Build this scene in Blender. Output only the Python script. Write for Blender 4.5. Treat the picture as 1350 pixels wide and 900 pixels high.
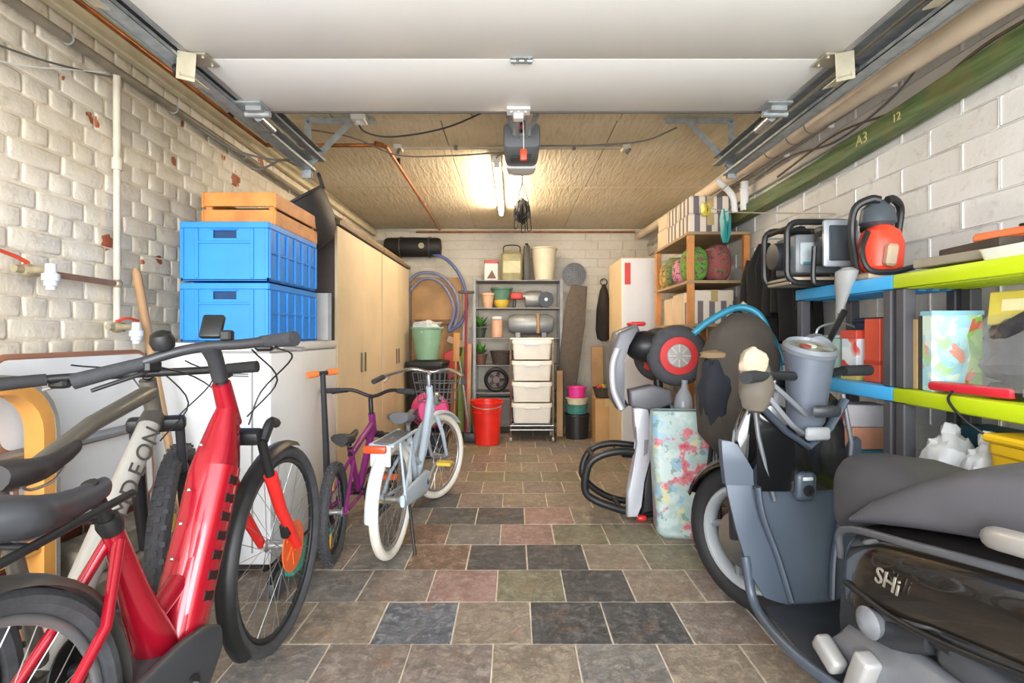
import bpy, bmesh, math, random
from mathutils import Vector, Matrix, Euler, noise
for o in list(bpy.data.objects): bpy.data.objects.remove(o)
sc = bpy.context.scene
C = sc.collection
random.seed(7)
PI = math.pi
V = Vector

# ---------------------------------------------------------------- camera, sky, exposure
cam = bpy.data.objects.new('camera', bpy.data.cameras.new('camera')); C.objects.link(cam)
cam.location = (0, 0, 1.13); cam.rotation_euler = (PI/2, 0, 0)
cam.data.sensor_width = 36; cam.data.lens = 690/1350*36
cam.data.shift_x = -2/1350; cam.data.shift_y = -8/1350
cam.data.clip_start = .02
sc.camera = cam
w = bpy.data.worlds.new('sky'); sc.world = w; w.use_nodes = True
bg = w.node_tree.nodes['Background']
bg.inputs[0].default_value = (.93, .97, 1.0, 1); bg.inputs[1].default_value = 1.6
sc.view_settings.view_transform = 'Standard'; sc.view_settings.look = 'None'
sc.view_settings.gamma = 1; sc.view_settings.use_curve_mapping = False
sc.view_settings.exposure = 1.5
# daylight through the open garage doorway behind the camera
pl = bpy.data.lights.new('doorway_daylight', 'AREA'); pl.shape = 'RECTANGLE'; pl.size = 4.4; pl.size_y = 2.6
pl.energy = 150; pl.color = (.97, .985, 1)
po = bpy.data.objects.new('doorway_daylight', pl); C.objects.link(po)
po.location = (0, -2.6, 1.45); po.rotation_euler = (PI/2, 0, 0)

# ---------------------------------------------------------------- helpers
def lin(c):
    if isinstance(c, str):
        c = [int(c[i:i+2], 16)/255 for i in (0, 2, 4)]
    return tuple(((x/12.92) if x <= .04045 else ((x+.055)/1.055)**2.4) for x in c) + (1,)

class NT:
    def __init__(s, m):
        m.use_nodes = True; s.t = m.node_tree; s.b = s.t.nodes['Principled BSDF']
    def n(s, typ, **k):
        nd = s.t.nodes.new(typ)
        for a, v in k.items():
            if a == 'ins':
                for i, q in v.items():
                    if isinstance(q, bpy.types.NodeSocket): s.t.links.new(q, nd.inputs[i])
                    else: nd.inputs[i].default_value = q
            else: setattr(nd, a, v)
        return nd
    def l(s, a, b): s.t.links.new(a, b)
    def mix(s, f, a, b, mode='MIX'):
        nd = s.n('ShaderNodeMix', data_type='RGBA', blend_type=mode)
        for i, q in ((0, f), (6, a), (7, b)):
            if isinstance(q, bpy.types.NodeSocket): s.l(q, nd.inputs[i])
            else: nd.inputs[i].default_value = q
        return nd.outputs[2]
    def ramp(s, f, stops, interp='LINEAR'):
        nd = s.n('ShaderNodeValToRGB'); r = nd.color_ramp; r.interpolation = interp
        while len(r.elements) < len(stops): r.elements.new(.5)
        for e, (p, c) in zip(r.elements, stops): e.position = p; e.color = c
        s.l(f, nd.inputs[0]); return nd.outputs[0]

MC = {}
def mat(name, col, rough=.5, metal=0, var=.12, scale=9, bump=.0, bscale=60, col2=None, coat=0, trans=0, alpha=1, spec=None):
    if name in MC: return MC[name]
    m = bpy.data.materials.new(name); t = NT(m); b = t.b
    c = lin(col); c2 = lin(col2) if col2 else tuple(x*(1-var*1.6) for x in c[:3])+(1,)
    tc = t.n('ShaderNodeTexCoord').outputs['Object']
    nz = t.n('ShaderNodeTexNoise', ins={'Vector': tc, 'Scale': scale, 'Detail': 4.})
    f = t.ramp(nz.outputs[0], [(.35, (0, 0, 0, 1)), (.68, (1, 1, 1, 1))])
    t.l(t.mix(f, c, c2), b.inputs['Base Color'])
    b.inputs['Roughness'].default_value = rough; b.inputs['Metallic'].default_value = metal
    b.inputs['Coat Weight'].default_value = coat
    if trans: b.inputs['Transmission Weight'].default_value = trans
    if alpha < 1: b.inputs['Alpha'].default_value = alpha
    if spec is not None: b.inputs['Specular IOR Level'].default_value = spec
    if bump:
        nb = t.n('ShaderNodeTexNoise', ins={'Vector': tc, 'Scale': float(bscale), 'Detail': 3.})
        bp = t.n('ShaderNodeBump', ins={'Strength': bump, 'Distance': .004, 'Height': nb.outputs[0]})
        t.l(bp.outputs[0], b.inputs['Normal'])
    MC[name] = m; return m

def axes(d):
    d = V(d).normalized(); u = V((0, 0, 1)) if abs(d.z) < .9 else V((1, 0, 0))
    a = d.cross(u).normalized(); return a, d.cross(a).normalized(), d

class MB:
    def __init__(s): s.bm = bmesh.new()
    def box(s, x0, x1, y0, y1, z0, z1, bev=0, seg=1):
        return s.obox(((x0+x1)/2, (y0+y1)/2, (z0+z1)/2), (x1-x0, y1-y0, z1-z0), None, bev, seg)
    def obox(s, c, size, rot=None, bev=0, seg=1):
        R = Euler(rot).to_matrix() if rot is not None and not isinstance(rot, Matrix) else (rot or Matrix.Identity(3))
        vs = []
        for i in range(8):
            p = V(((i & 1)-.5, ((i >> 1) & 1)-.5, ((i >> 2) & 1)-.5))
            vs.append(s.bm.verts.new(V(c)+R @ V((p.x*size[0], p.y*size[1], p.z*size[2]))))
        fs = [s.bm.faces.new([vs[j] for j in q]) for q in ((0, 2, 3, 1), (4, 5, 7, 6), (0, 1, 5, 4), (2, 6, 7, 3), (0, 4, 6, 2), (1, 3, 7, 5))]
        if bev:
            es = {e for f in fs for e in f.edges}
            bmesh.ops.bevel(s.bm, geom=list(es), offset=bev, segments=seg, affect='EDGES', profile=.5)
        return s
    def ring_loft(s, rings, cap0=True, cap1=True, closed=False):
        R = [[s.bm.verts.new(V(p)) for p in r] for r in rings]; n = len(R[0])
        K = len(R)
        for i in range(K if closed else K-1):
            a, b = R[i], R[(i+1) % K]
            for j in range(n):
                k = (j+1) % n
                try: s.bm.faces.new((a[j], a[k], b[k], b[j]))
                except ValueError: pass
        if not closed:
            if cap0: s.bm.faces.new(R[0][::-1])
            if cap1: s.bm.faces.new(R[-1])
        return s
    def tube(s, pts, r, n=10, closed=False, sq=1.0, cap=True):
        pts = [V(p) for p in pts]; K = len(pts)
        rs = r if isinstance(r, (list, tuple)) else [r]*K
        rings = []; a = None
        for i, p in enumerate(pts):
            if closed: d = (pts[(i+1) % K]-pts[i-1])
            else: d = (pts[min(i+1, K-1)]-pts[max(i-1, 0)])
            d.normalize()
            if a is None: a, b, _ = axes(d)
            else:
                a = (a-d*a.dot(d)); a = a.normalized() if a.length > 1e-6 else axes(d)[0]
            b = d.cross(a)
            rings.append([p+(a*math.cos(2*PI*j/n)*rs[i]+b*math.sin(2*PI*j/n)*rs[i]*sq) for j in range(n)])
        return s.ring_loft(rings, cap, cap, closed)
    def lathe(s, prof, at=(0, 0, 0), axis=(0, 0, 1), n=24, caps=True):
        a, b, d = axes(axis); at = V(at)
        rings = [[at+d*h+(a*math.cos(2*PI*j/n)+b*math.sin(2*PI*j/n))*max(r, 1e-4) for j in range(n)] for r, h in prof]
        return s.ring_loft(rings, caps, caps)
    def cyl(s, p0, p1, r, n=16): return s.tube([p0, p1], r, n)
    def torus(s, c, axis, R, r, n=32, m=8, sq=1, a0=0, a1=2*PI):
        a, b, d = axes(axis); c = V(c); full = abs(a1-a0-2*PI) < 1e-6
        rings = []
        for i in range(n if full else n+1):
            t = a0+(a1-a0)*i/n; e = a*math.cos(t)+b*math.sin(t)
            rings.append([c+e*(R+r*math.cos(2*PI*j/m))+d*(r*sq*math.sin(2*PI*j/m)) for j in range(m)])
        return s.ring_loft(rings, True, True, full)
    def prism(s, out, h0, h1, M=None, bev=0, seg=1):
        """outline of (u,v) extruded along the third axis, mapped by M (default u->x v->z extruded along y)"""
        M = M or (lambda u, v, h: V((u, h, v)))
        A = [s.bm.verts.new(M(u, v, h0)) for u, v in out]; B = [s.bm.verts.new(M(u, v, h1)) for u, v in out]
        n = len(out); fs = [s.bm.faces.new(A[::-1]), s.bm.faces.new(B)]
        for i in range(n): fs.append(s.bm.faces.new((A[i], A[(i+1) % n], B[(i+1) % n], B[i])))
        if bev:
            es = {e for f in fs[:2] for e in f.edges}
            bmesh.ops.bevel(s.bm, geom=list(es), offset=bev, segments=seg, affect='EDGES', profile=.5)
        return s
    def ball(s, c, r, n=16, m=10, amp=0, fr=4, flat=None):
        r = (r, r, r) if not isinstance(r, (tuple, list)) else r; c = V(c); rings = []
        for i in range(m+1):
            t = PI*i/m; q = max(math.sin(t), .02); row = []
            for j in range(n):
                p = V((q*math.cos(2*PI*j/n), q*math.sin(2*PI*j/n), -math.cos(t)))
                k = 1+amp*noise.noise(p*fr*.5+c*3) if amp else 1
                v = c+V((p.x*r[0], p.y*r[1], p.z*r[2]))*k if not amp else c+V((p.x*r[0]*k, p.y*r[1]*k, p.z*r[2]*k))
                if flat is not None: v.z = max(v.z, flat)
                row.append(v)
            rings.append(row)
        return s.ring_loft(rings)
    def sheet(s, fn, nu, nv, th=.0, tn=None):
        g = [[s.bm.verts.new(V(fn(i/nu, j/nv))) for j in range(nv+1)] for i in range(nu+1)]
        fs = [s.bm.faces.new((g[i][j], g[i+1][j], g[i+1][j+1], g[i][j+1])) for i in range(nu) for j in range(nv)]
        if th:
            s.bm.normal_update(); bmesh.ops.solidify(s.bm, geom=fs, thickness=th)
        return s
    def build(s, name, m, parent=None, ang=35, sub=0, loc=None, rot=None):
        bmesh.ops.recalc_face_normals(s.bm, faces=s.bm.faces)
        me = bpy.data.meshes.new(name); s.bm.to_mesh(me); s.bm.free()
        for p in me.polygons: p.use_smooth = True
        me.set_sharp_from_angle(angle=math.radians(ang))
        if m: me.materials.append(m)
        o = bpy.data.objects.new(name, me); C.objects.link(o)
        if parent: o.parent = parent
        if loc is not None: o.location = loc
        if rot is not None: o.rotation_euler = rot
        if sub:
            md = o.modifiers.new('smooth', 'SUBSURF'); md.levels = sub; md.render_levels = sub
        return o

def thing(name, label, cat, loc=(0, 0, 0), rz=0, group=None, rot=None):
    o = bpy.data.objects.new(name, None); C.objects.link(o); o.empty_display_size = .1
    o.location = loc; o.rotation_euler = rot or (0, 0, rz); return tag(o, label, cat, group)
def tag(o, label, cat, group=None):
    o['label'] = label; o['category'] = cat
    if group: o['group'] = group
    return o
def struct(o): o['kind'] = 'structure'; return o
def stuff(o): o['kind'] = 'stuff'; return o
def link(name, me, parent, loc, rot=(0, 0, 0), sca=None):
    o = bpy.data.objects.new(name, me); C.objects.link(o); o.parent = parent; o.location = loc; o.rotation_euler = rot
    if sca: o.scale = sca
    return o
def copy_tree(o, parent=None):
    c = o.copy(); C.objects.link(c); c.parent = parent
    for ch in [x for x in bpy.data.objects if x.parent == o]: copy_tree(ch, c)
    return c
def arc(c, r, a0, a1, n, ax='yz'):
    out = []
    for i in range(n+1):
        t = a0+(a1-a0)*i/n; p = [c[0], c[1], c[2]]
        p['xyz'.index(ax[0])] += r*math.cos(t); p['xyz'.index(ax[1])] += r*math.sin(t); out.append(tuple(p))
    return out
def smooth_path(pts, k=6):
    """Catmull-Rom through the points"""
    P = [V(p) for p in pts]; P = [P[0]*2-P[1]]+P+[P[-1]*2-P[-2]]; out = []
    for i in range(1, len(P)-2):
        for j in range(k):
            t = j/k; a, b, c, d = P[i-1:i+3]
            out.append(.5*((2*b)+(c-a)*t+(2*a-5*b+4*c-d)*t*t+(3*b-a-3*c+d)*t**3))
    return out+[P[-2]]
def rrect(w, h, r, n=4):
    out = []
    for cx, cy, a in ((w/2-r, h/2-r, 0), (-w/2+r, h/2-r, PI/2), (-w/2+r, -h/2+r, PI), (w/2-r, -h/2+r, 1.5*PI)):
        out += [(cx+r*math.cos(a+PI/2*i/n), cy+r*math.sin(a+PI/2*i/n)) for i in range(n+1)]
    return out
def text(name, body, size, m, parent, loc, rot, ext=.0008, shear=0):
    cu = bpy.data.curves.new(name, 'FONT'); cu.body = body; cu.size = size; cu.extrude = ext
    cu.align_x = 'CENTER'; cu.align_y = 'CENTER'; cu.shear = shear; cu.materials.append(m)
    q = bpy.data.objects.new(name, cu); C.objects.link(q)
    me = bpy.data.meshes.new_from_object(q.evaluated_get(bpy.context.evaluated_depsgraph_get())); bpy.data.objects.remove(q)
    if not me.materials: me.materials.append(m)
    me.name = name; o = bpy.data.objects.new(name, me); C.objects.link(o); o.parent = parent; o.location = loc
    if isinstance(rot, Matrix): o.rotation_euler = rot.to_euler()
    else: o.rotation_euler = rot
    return o

# ---------------------------------------------------------------- materials
black = mat('black_plastic', '1c1d1f', .45, 0, .2, 20)
rubber = mat('tyre_rubber', '45464a', .75, 0, .15, 30, .3, 120)
rubber_dark = mat('dark_rubber', '202022', .7, 0, .15, 30)
galv = mat('galvanised_steel', 'adb3b5', .4, .4, .2, 25)
galv_dark = mat('dull_galvanised', '8b9294', .45, .35, .2, 18)
chrome = mat('chrome', 'd5d6d8', .18, 1, .05)
alu = mat('aluminium', 'b9bcc0', .35, .8, .1)
copper = mat('copper_pipe', 'b5713f', .4, .6, .3, 14)
whitep = mat('white_paint', 'e6e5e1', .5, 0, .05, 6)
creamp = mat('cream_paint', 'dccfae', .6, 0, .12, 7, .2, 40)
greyc = mat('grey_cable', '6b6660', .6, 0, .1)
# ---------------------------------------------------------------- the garage shell
XL, XR, YB, ZC, ZE = -1.75, 1.70, 6.5, 2.45, 1.13
def onx(X, px, py):           # world point on the plane x = X that projects to a photo position (used once, to read off coordinates)
    y = 690*X/(px-677); return V((X, y, ZE-(py-442)*y/690))

def paint_mat(name, col, col2, chips=(), chipcol='b4633a', bump=.55, bsc=38, rough=.6):
    m = bpy.data.materials.new(name); t = NT(m)
    pos = t.n('ShaderNodeNewGeometry').outputs['Position']
    n1 = t.n('ShaderNodeTexNoise', ins={'Vector': pos, 'Scale': 2.2, 'Detail': 6.}).outputs[0]
    n2 = t.n('ShaderNodeTexNoise', ins={'Vector': pos, 'Scale': 17., 'Detail': 5., 'Roughness': .65}).outputs[0]
    n3 = t.n('ShaderNodeTexNoise', ins={'Vector': pos, 'Scale': float(bsc), 'Detail': 5., 'Roughness': .6}).outputs[0]
    c = t.mix(t.ramp(n1, [(.38, (0, 0, 0, 1)), (.66, (1, 1, 1, 1))]), lin(col), lin(col2))
    c = t.mix(t.ramp(n2, [(.56, (0, 0, 0, 1)), (.74, (.4, .4, .4, 1))]), c, lin('8f8068'))
    if chips:
        acc = None
        for p, r in chips:
            d = t.n('ShaderNodeVectorMath', operation='DISTANCE', ins={0: pos, 1: tuple(p)}).outputs['Value']
            q = t.n('ShaderNodeMath', operation='DIVIDE', ins={0: d, 1: r}).outputs[0]
            acc = q if acc is None else t.n('ShaderNodeMath', operation='MINIMUM', ins={0: acc, 1: q}).outputs[0]
        s = t.n('ShaderNodeMath', operation='MULTIPLY_ADD', ins={0: n2, 1: 2.6, 2: acc}).outputs[0]
        f = t.ramp(s, [(.0, (1, 1, 1, 1)), (1.0, (1, 1, 1, 1))])
        lt = t.n('ShaderNodeMath', operation='LESS_THAN', ins={0: s, 1: 2.05}).outputs[0]
        c = t.mix(lt, c, t.mix(n3, lin(chipcol), lin('8f4a2c')))
    t.l(c, t.b.inputs['Base Color']); t.b.inputs['Roughness'].default_value = rough
    h = t.n('ShaderNodeMath', operation='ADD', ins={0: n2, 1: n3}).outputs[0]
    bp = t.n('ShaderNodeBump', ins={'Strength': bump, 'Distance': .006, 'Height': h})
    t.l(bp.outputs[0], t.b.inputs['Normal'])
    return m
chip_px = [(118, 155, .03), (126, 160, .03), (200, 85, .035), (228, 212, .03), (140, 318, .045), (209, 342, .03), (310, 236, .06),
           (332, 188, .06), (344, 213, .04), (81, 99, .02), (155, 345, .025), (294, 205, .03), (188, 345, .02), (240, 163, .02)]
brick_paint = paint_mat('cream_painted_brick', 'dcd3c3', 'cbbfa9', [(onx(XL, a, b), r) for a, b, r in chip_px])
brick_red = paint_mat('old_red_brick', '7d4230', '5c2d22', bump=.5)
block_paint = paint_mat('white_painted_block', 'dad8d4', 'cfccc6', bump=.25)
back_paint = paint_mat('grey_white_painted_block', 'd0c9bb', 'c2b9a8', bump=.3)
mortar_paint = paint_mat('painted_mortar', 'd8cdb9', 'c9bca3', bump=.6, bsc=55)

def slate(name, a, b, vein):
    m = bpy.data.materials.new(name); t = NT(m)
    oi = t.n('ShaderNodeObjectInfo').outputs['Location']
    tc = t.n('ShaderNodeTexCoord').outputs['Object']
    p = t.n('ShaderNodeVectorMath', operation='MULTIPLY_ADD', ins={0: oi, 1: (7.3, 5.1, 3.), 2: tc}).outputs[0]
    n1 = t.n('ShaderNodeTexNoise', ins={'Vector': p, 'Scale': 7., 'Detail': 10., 'Roughness': .72, 'Distortion': .25}).outputs[0]
    n2 = t.n('ShaderNodeTexNoise', ins={'Vector': p, 'Scale': 19., 'Detail': 10., 'Roughness': .78, 'Distortion': .35}).outputs[0]
    c = t.mix(t.ramp(n1, [(.42, (0, 0, 0, 1)), (.58, (1, 1, 1, 1))]), lin(a), lin(b))
    c = t.mix(t.ramp(n2, [(.48, (0, 0, 0, 1)), (.6, (.95, .95, .95, 1))]), c, lin(vein))
    n6 = t.n('ShaderNodeTexNoise', ins={'Vector': t.n('ShaderNodeVectorMath', operation='ADD', ins={0: p, 1: (4., 9., 2.)}).outputs[0], 'Scale': 6., 'Detail': 6., 'Roughness': .7}).outputs[0]
    c = t.mix(t.ramp(n6, [(.56, (0, 0, 0, 1)), (.68, (.55, .55, .55, 1))]), c, lin('9a7154'))
    n5 = t.n('ShaderNodeTexNoise', ins={'Vector': p, 'Scale': 70., 'Detail': 4., 'Roughness': .75}).outputs[0]
    c = t.mix(t.ramp(n5, [(.4, (0, 0, 0, 1)), (.62, (.45, .45, .45, 1))]), c, lin(b))
    n4 = t.n('ShaderNodeTexNoise', ins={'Vector': p, 'Scale': 5., 'Detail': 3., 'Distortion': 2.5}).outputs[0]
    c = t.mix(t.ramp(n4, [(.46, (0, 0, 0, 1)), (.5, (.6, .6, .6, 1)), (.54, (0, 0, 0, 1))]), c, tuple(x*.5 for x in lin(a)[:3])+(1,))
    t.l(c, t.b.inputs['Base Color'])
    t.l(t.ramp(n2, [(.3, (.32,)*3+(1,)), (.7, (.55,)*3+(1,))]), t.b.inputs['Roughness'])
    h = t.n('ShaderNodeMath', operation='ADD', ins={0: n1, 1: n2}).outputs[0]
    bp = t.n('ShaderNodeBump', ins={'Strength': .9, 'Distance': .008, 'Height': h}); t.l(bp.outputs[0], t.b.inputs['Normal'])
    return m
SL = {'g': slate('grey_slate', '86827e', '6a6866', 'a49b90'), 'd': slate('dark_slate', '505153', '3c3c3d', '7b7b79'),
      'b': slate('blue_grey_slate', '6b7078', '4d525a', '979a9e'), 'p': slate('pink_slate', 'a58780', '8b6d66', 'bda69c'),
      'r': slate('rusty_slate', '866a5a', '67503f', 'b39c88'), 't': slate('tan_slate', '978a7b', '7b7064', 'b2a390'),
      'e': slate('greenish_slate', '87836f', '6c6956', 'a09a84'), 'm': slate('brown_grey_slate', '8b7f77', '71665f', 'aba096')}

# floor: grout bed and slate tiles laid in a half bond, each tile a part
grout = mat('grout', 'd9cebb', .8, 0, .2, 20, .3)
fl = struct(MB().box(XL-.1, XR+.1, -.3, YB+.1, -.12, -.0015).build('floor', grout))
drive = struct(MB().box(-6, 6, -9, -.3, -.16, -.03).build('driveway', mat('driveway_concrete', '9a9690', .8, 0, .15, 3, .3)))
rows = {0: 'gmmtgt', 1: 'tbtddm', 2: 'gmpedt', 3: 'grddte', 4: 'grgpee', 5: 'gddptt', 6: 'mdmttt'}
tile_me = []
for k in range(5):
    mb = MB(); mb.obox((0, 0, -.005), (.2925, .2985, .012), None, .0022)
    for v in mb.bm.verts:
        v.co.z += .0012*noise.noise(v.co*7+V((k*3., 1, 2))); v.co.x += random.uniform(-.0008, .0008); v.co.y += random.uniform(-.0008, .0008)
    o = mb.build('floor_tile', None, None); me = o.data; bpy.data.objects.remove(o); tile_me.append(me)
tv = {}
def tile_mesh(k, key):
    if (k, key) not in tv:
        me = tile_me[k].copy(); me.materials.clear(); me.materials.append(SL[key]); tv[k, key] = me
    return tv[k, key]
first = [-.97, -.82, -.97, -.82, -.97, -.82, -.67]
for r in range(-5, 15):
    y = 1.61+.3045*r+.152; off = .2245 if r % 2 == 0 else .068
    i0 = math.ceil((XL-.1-off)/.2985); i1 = math.floor((XR+.1-off)/.2985)
    for i in range(i0, i1):
        x = off+.2985*(i+.5); key = random.choice('ttemgmet' if r > 6 else 'gtmegtdm')
        if r in rows:
            j = math.floor((x-(-.97 if r % 2 == 0 else -.82))/.2985+.01)
            if 0 <= j < 6: key = rows[r][j]
        link('tile', tile_mesh(random.randrange(5), key), fl, (x, y, random.uniform(-.0012, .0012)), (0, 0, PI*random.randrange(2)+random.uniform(-.004, .004)))

# left wall: old brick in English bond under cream paint, red below
def wall_pieces(wall, mats, meshes, items, limit, nm):
    """items: (score, loc, rot, kind, matkey); the largest become parts, the rest one stuff part per material"""
    items.sort(key=lambda a: -a[0]); rest = {}
    for n, (sco, loc, rot, kind, mk) in enumerate(items):
        me = meshes[kind][n % len(meshes[kind])]
        if n < limit:
            if (id(me), mk) not in pv:
                q = me.copy(); q.materials.clear(); q.materials.append(mats[mk]); pv[id(me), mk] = q
            link(nm, pv[id(me), mk], wall, loc, rot)
        else: rest.setdefault(mk, []).append((me, loc, rot))
    for mk, L in rest.items():
        mb = MB()
        for me, loc, rot in L:
            M = Matrix.Translation(loc) @ Euler(rot).to_matrix().to_4x4(); n0 = len(mb.bm.verts)
            mb.bm.from_mesh(me); mb.bm.verts.ensure_lookup_table()
            bmesh.ops.transform(mb.bm, matrix=M, verts=mb.bm.verts[n0:])
        stuff(mb.build('far_'+nm+'s', mats[mk], wall))
pv = {}
def brick_variants(L, H, D, bev, n, wob, soft=False):
    out = []
    for k in range(n):
        mb = MB()
        if soft:
            rr = []
            for x, q in ((-D/2, 0), (D/2-.007, 0), (D/2-.002, .004), (D/2, .010)):
                l, h = L/2-q, H/2-q; e = .005
                rr.append([(x, a, b) for a, b in ((l-e, h), (-l+e, h), (-l, h-e), (-l, -h+e), (-l+e, -h), (l-e, -h), (l, -h+e), (l, h-e))])
            mb.ring_loft(rr, False, True)
        else: mb.obox((0, 0, 0), (D, L, H), None, bev, 1)
        for v in mb.bm.verts:
            q = V((k*5.1+v.co.x*9, v.co.y*14, v.co.z*22)); v.co += V((noise.noise(q)*wob*.7, noise.noise(q+V((3, 0, 0)))*wob, noise.noise(q+V((0, 7, 0)))*wob))
        o = mb.build('b', None, None, 60 if soft else 25); out.append(o.data); bpy.data.objects.remove(o)
    return out
wl = struct(MB().box(XL-.22, XL-.004, -.3, YB+.1, -.1, ZC+.02).build('wall_left', mortar_paint))
BM = {'s': brick_variants(.2095, .0735, .05, .013, 6, .0045, True), 'h': brick_variants(.102, .0735, .05, .013, 6, .005, True)}
items = []
CH = .0795
for i in range(31):
    z = .04+CH*i; st = i % 2 == 0; L = .216 if st else .108
    y = 1.0+(0 if not st else (.054 if i % 4 == 0 else .162))
    while y < YB-.1:
        zz = z+random.uniform(-.003, .003); vis = (y > 1.65) and (zz > .2)
        hid = (y > 2.5 and y < 3.1 and zz < 1.75) or (y > 3.4 and zz < 1.8)
        sco = (L if not hid else L*.05)/y**2*(1 if vis else .01)
        items.append((sco, (XL-.025+.001+random.uniform(-.002, .003), y+L/2, zz),
                      (random.uniform(-.02, .02), random.uniform(-.03, .03), random.uniform(-.02, .02)), 's' if st else 'h', 'r' if z < .46 else 'p'))
        y += L
wall_pieces(wl, {'p': brick_paint, 'r': brick_red}, BM, items, 296, 'brick')

# right wall: white painted blocks
wr = struct(MB().box(XR+.004, XR+.22, -.3, YB+.1, -.1, ZC+.02).build('wall_right', block_paint))
BK = {'k': brick_variants(.304, .1035, .04, .006, 6, .0022, True)}
items = []
for i in range(22):
    z = .05+.1095*i-.0; zc = z+.0
    y = .9+(0 if i % 2 else .155)
    while y < YB-.1:
        items.append(((1 if z > 1.25 else .05)/y**2, (XR+.02-.001+random.uniform(-.001, .001), y+.155, zc), (0, random.uniform(-.008, .008), random.uniform(-.006, .006)), 'k', 'p')); y += .31
wall_pieces(wr, {'p': block_paint}, BK, items, 230, 'block')
# back wall
wb = struct(MB().box(XL-.22, XR+.22, YB+.004, YB+.2, -.1, ZC+.02).build('wall_back', back_paint))
items = []
for i in range(22):
    z = .06+.1095*i; x = XL-.15+(0 if i % 2 else .155)
    while x < XR+.1:
        items.append((z, (x+.155, YB+.02-.003+random.uniform(-.001, .001), z), (0, random.uniform(-.004, .004), PI/2), 'k', 'b')); x += .31
wall_pieces(wb, {'b': back_paint}, BK, items, 160, 'block')

# ceiling: wood-wool boards
def ceil_mat():
    m = bpy.data.materials.new('ribbed_ceiling_board'); t = NT(m)
    pos = t.n('ShaderNodeNewGeometry').outputs['Position']
    st = t.n('ShaderNodeVectorMath', operation='MULTIPLY', ins={0: pos, 1: (1., .12, 1.)}).outputs[0]
    wv = t.n('ShaderNodeTexNoise', ins={'Vector': st, 'Scale': 48., 'Detail': 3., 'Distortion': .8}).outputs[0]
    n1 = t.n('ShaderNodeTexNoise', ins={'Vector': pos, 'Scale': 1.8, 'Detail': 6.}).outputs[0]
    s2 = t.n('ShaderNodeVectorMath', operation='MULTIPLY', ins={0: pos, 1: (1., 3., 1.)}).outputs[0]
    n2 = t.n('ShaderNodeTexNoise', ins={'Vector': s2, 'Scale': 9., 'Detail': 8., 'Roughness': .75, 'Distortion': 2.}).outputs[0]
    c = t.mix(t.ramp(n1, [(.35, (0, 0, 0, 1)), (.7, (1, 1, 1, 1))]), lin('e2d7bf'), lin('d4c6a6'))
    c = t.mix(t.ramp(wv, [(.5, (0, 0, 0, 1)), (.7, (.28, .28, .28, 1))]), c, lin('a08a62'))
    c = t.mix(t.ramp(n2, [(.63, (0, 0, 0, 1)), (.72, (.55, .55, .55, 1))]), c, lin('e2dccb'))
    t.l(c, t.b.inputs['Base Color']); t.b.inputs['Roughness'].default_value = .75
    bp = t.n('ShaderNodeBump', ins={'Strength': .7, 'Distance': .008, 'Height': wv}); t.l(bp.outputs[0], t.b.inputs['Normal'])
    return m
cm = ceil_mat()
ce = struct(MB().box(XL-.22, XR+.22, -.3, YB+.2, ZC+.02, ZC+.2).build('ceiling', mat('ceiling_gap', '7d6c50', .9)))
for y0, y1, xs in ((-.3, 1.77, (-1.75, -.6, .5, 1.7)), (1.77, 3.22, (-1.75, -1.1, -.25, .65, 1.7)), (3.22, 4.67, (-1.75, -.45, .64, 1.7)), (4.67, 6.5, (-1.75, -.47, .1, .62, 1.7))):
    for a, b in zip(xs, xs[1:]):
        MB().box(a+.003, b-.003, y0+.003, y1-.003, ZC-.001+random.uniform(0, .003), ZC+.022, .002).build('ceiling_board', cm, ce)
# lintel over the doorway behind the camera
struct(MB().box(XL-.22, XR+.22, -.5, -.3, 2.25, ZC+.2).build('trim_1', whitep))

# cream batten along the left wall top, plank above the beam on the right
struct(MB().box(XL+.008, XL+.05, 1.0, YB-.01, 2.36, ZC-.004, .006).build('trim_2', creamp))
struct(MB().box(XR-.03, XR-.006, 1.0, YB-.01, 2.12, 2.19, .006).build('trim_3', mat('grey_white_board', 'c9c2b6', .6, 0, .12, 5)))
# green beam, sagging a little towards the back
bm_ = MB()
pts = [(.6, 2.105), (1.7, 2.075), (2.8, 2.02), (3.7, 2.0), (4.6, 1.99)]
bm_.ring_loft([[(1.61, y, z-.045), (1.684, y, z-.045), (1.684, y, z+.04), (1.61, y, z+.04)] for y, z in pts])
def beam_mat():
    m = bpy.data.materials.new('green_painted_wood'); t = NT(m)
    pos = t.n('ShaderNodeNewGeometry').outputs['Position']
    st = t.n('ShaderNodeVectorMath', operation='MULTIPLY', ins={0: pos, 1: (6., .5, 6.)}).outputs[0]
    n1 = t.n('ShaderNodeTexNoise', ins={'Vector': st, 'Scale': 9., 'Detail': 6.}).outputs[0]
    n2 = t.n('ShaderNodeTexNoise', ins={'Vector': pos, 'Scale': 6., 'Detail': 5.}).outputs[0]
    c = t.mix(t.ramp(n1, [(.35, (0, 0, 0, 1)), (.65, (1, 1, 1, 1))]), lin('64794a'), lin('465632'))
    c = t.mix(t.ramp(n2, [(.5, (0, 0, 0, 1)), (.7, (.8, .8, .8, 1))]), c, lin('757043'))
    t.l(c, t.b.inputs['Base Color']); t.b.inputs['Roughness'].default_value = .6
    bp = t.n('ShaderNodeBump', ins={'Strength': .3, 'Distance': .004, 'Height': n1}); t.l(bp.outputs[0], t.b.inputs['Normal'])
    return m
gb = tag(bm_.build('green_beam', beam_mat()), 'long green painted wooden beam fixed along the right wall', 'beam')
ym = mat('stencil_paint', 'c9bd7a', .6)
text('stencil_mark', 'A3', .07, ym, gb, (1.609, 2.42, 2.035), Matrix(((0, 0, -1), (-1, 0, 0), (0, 1, 0))))
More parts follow.
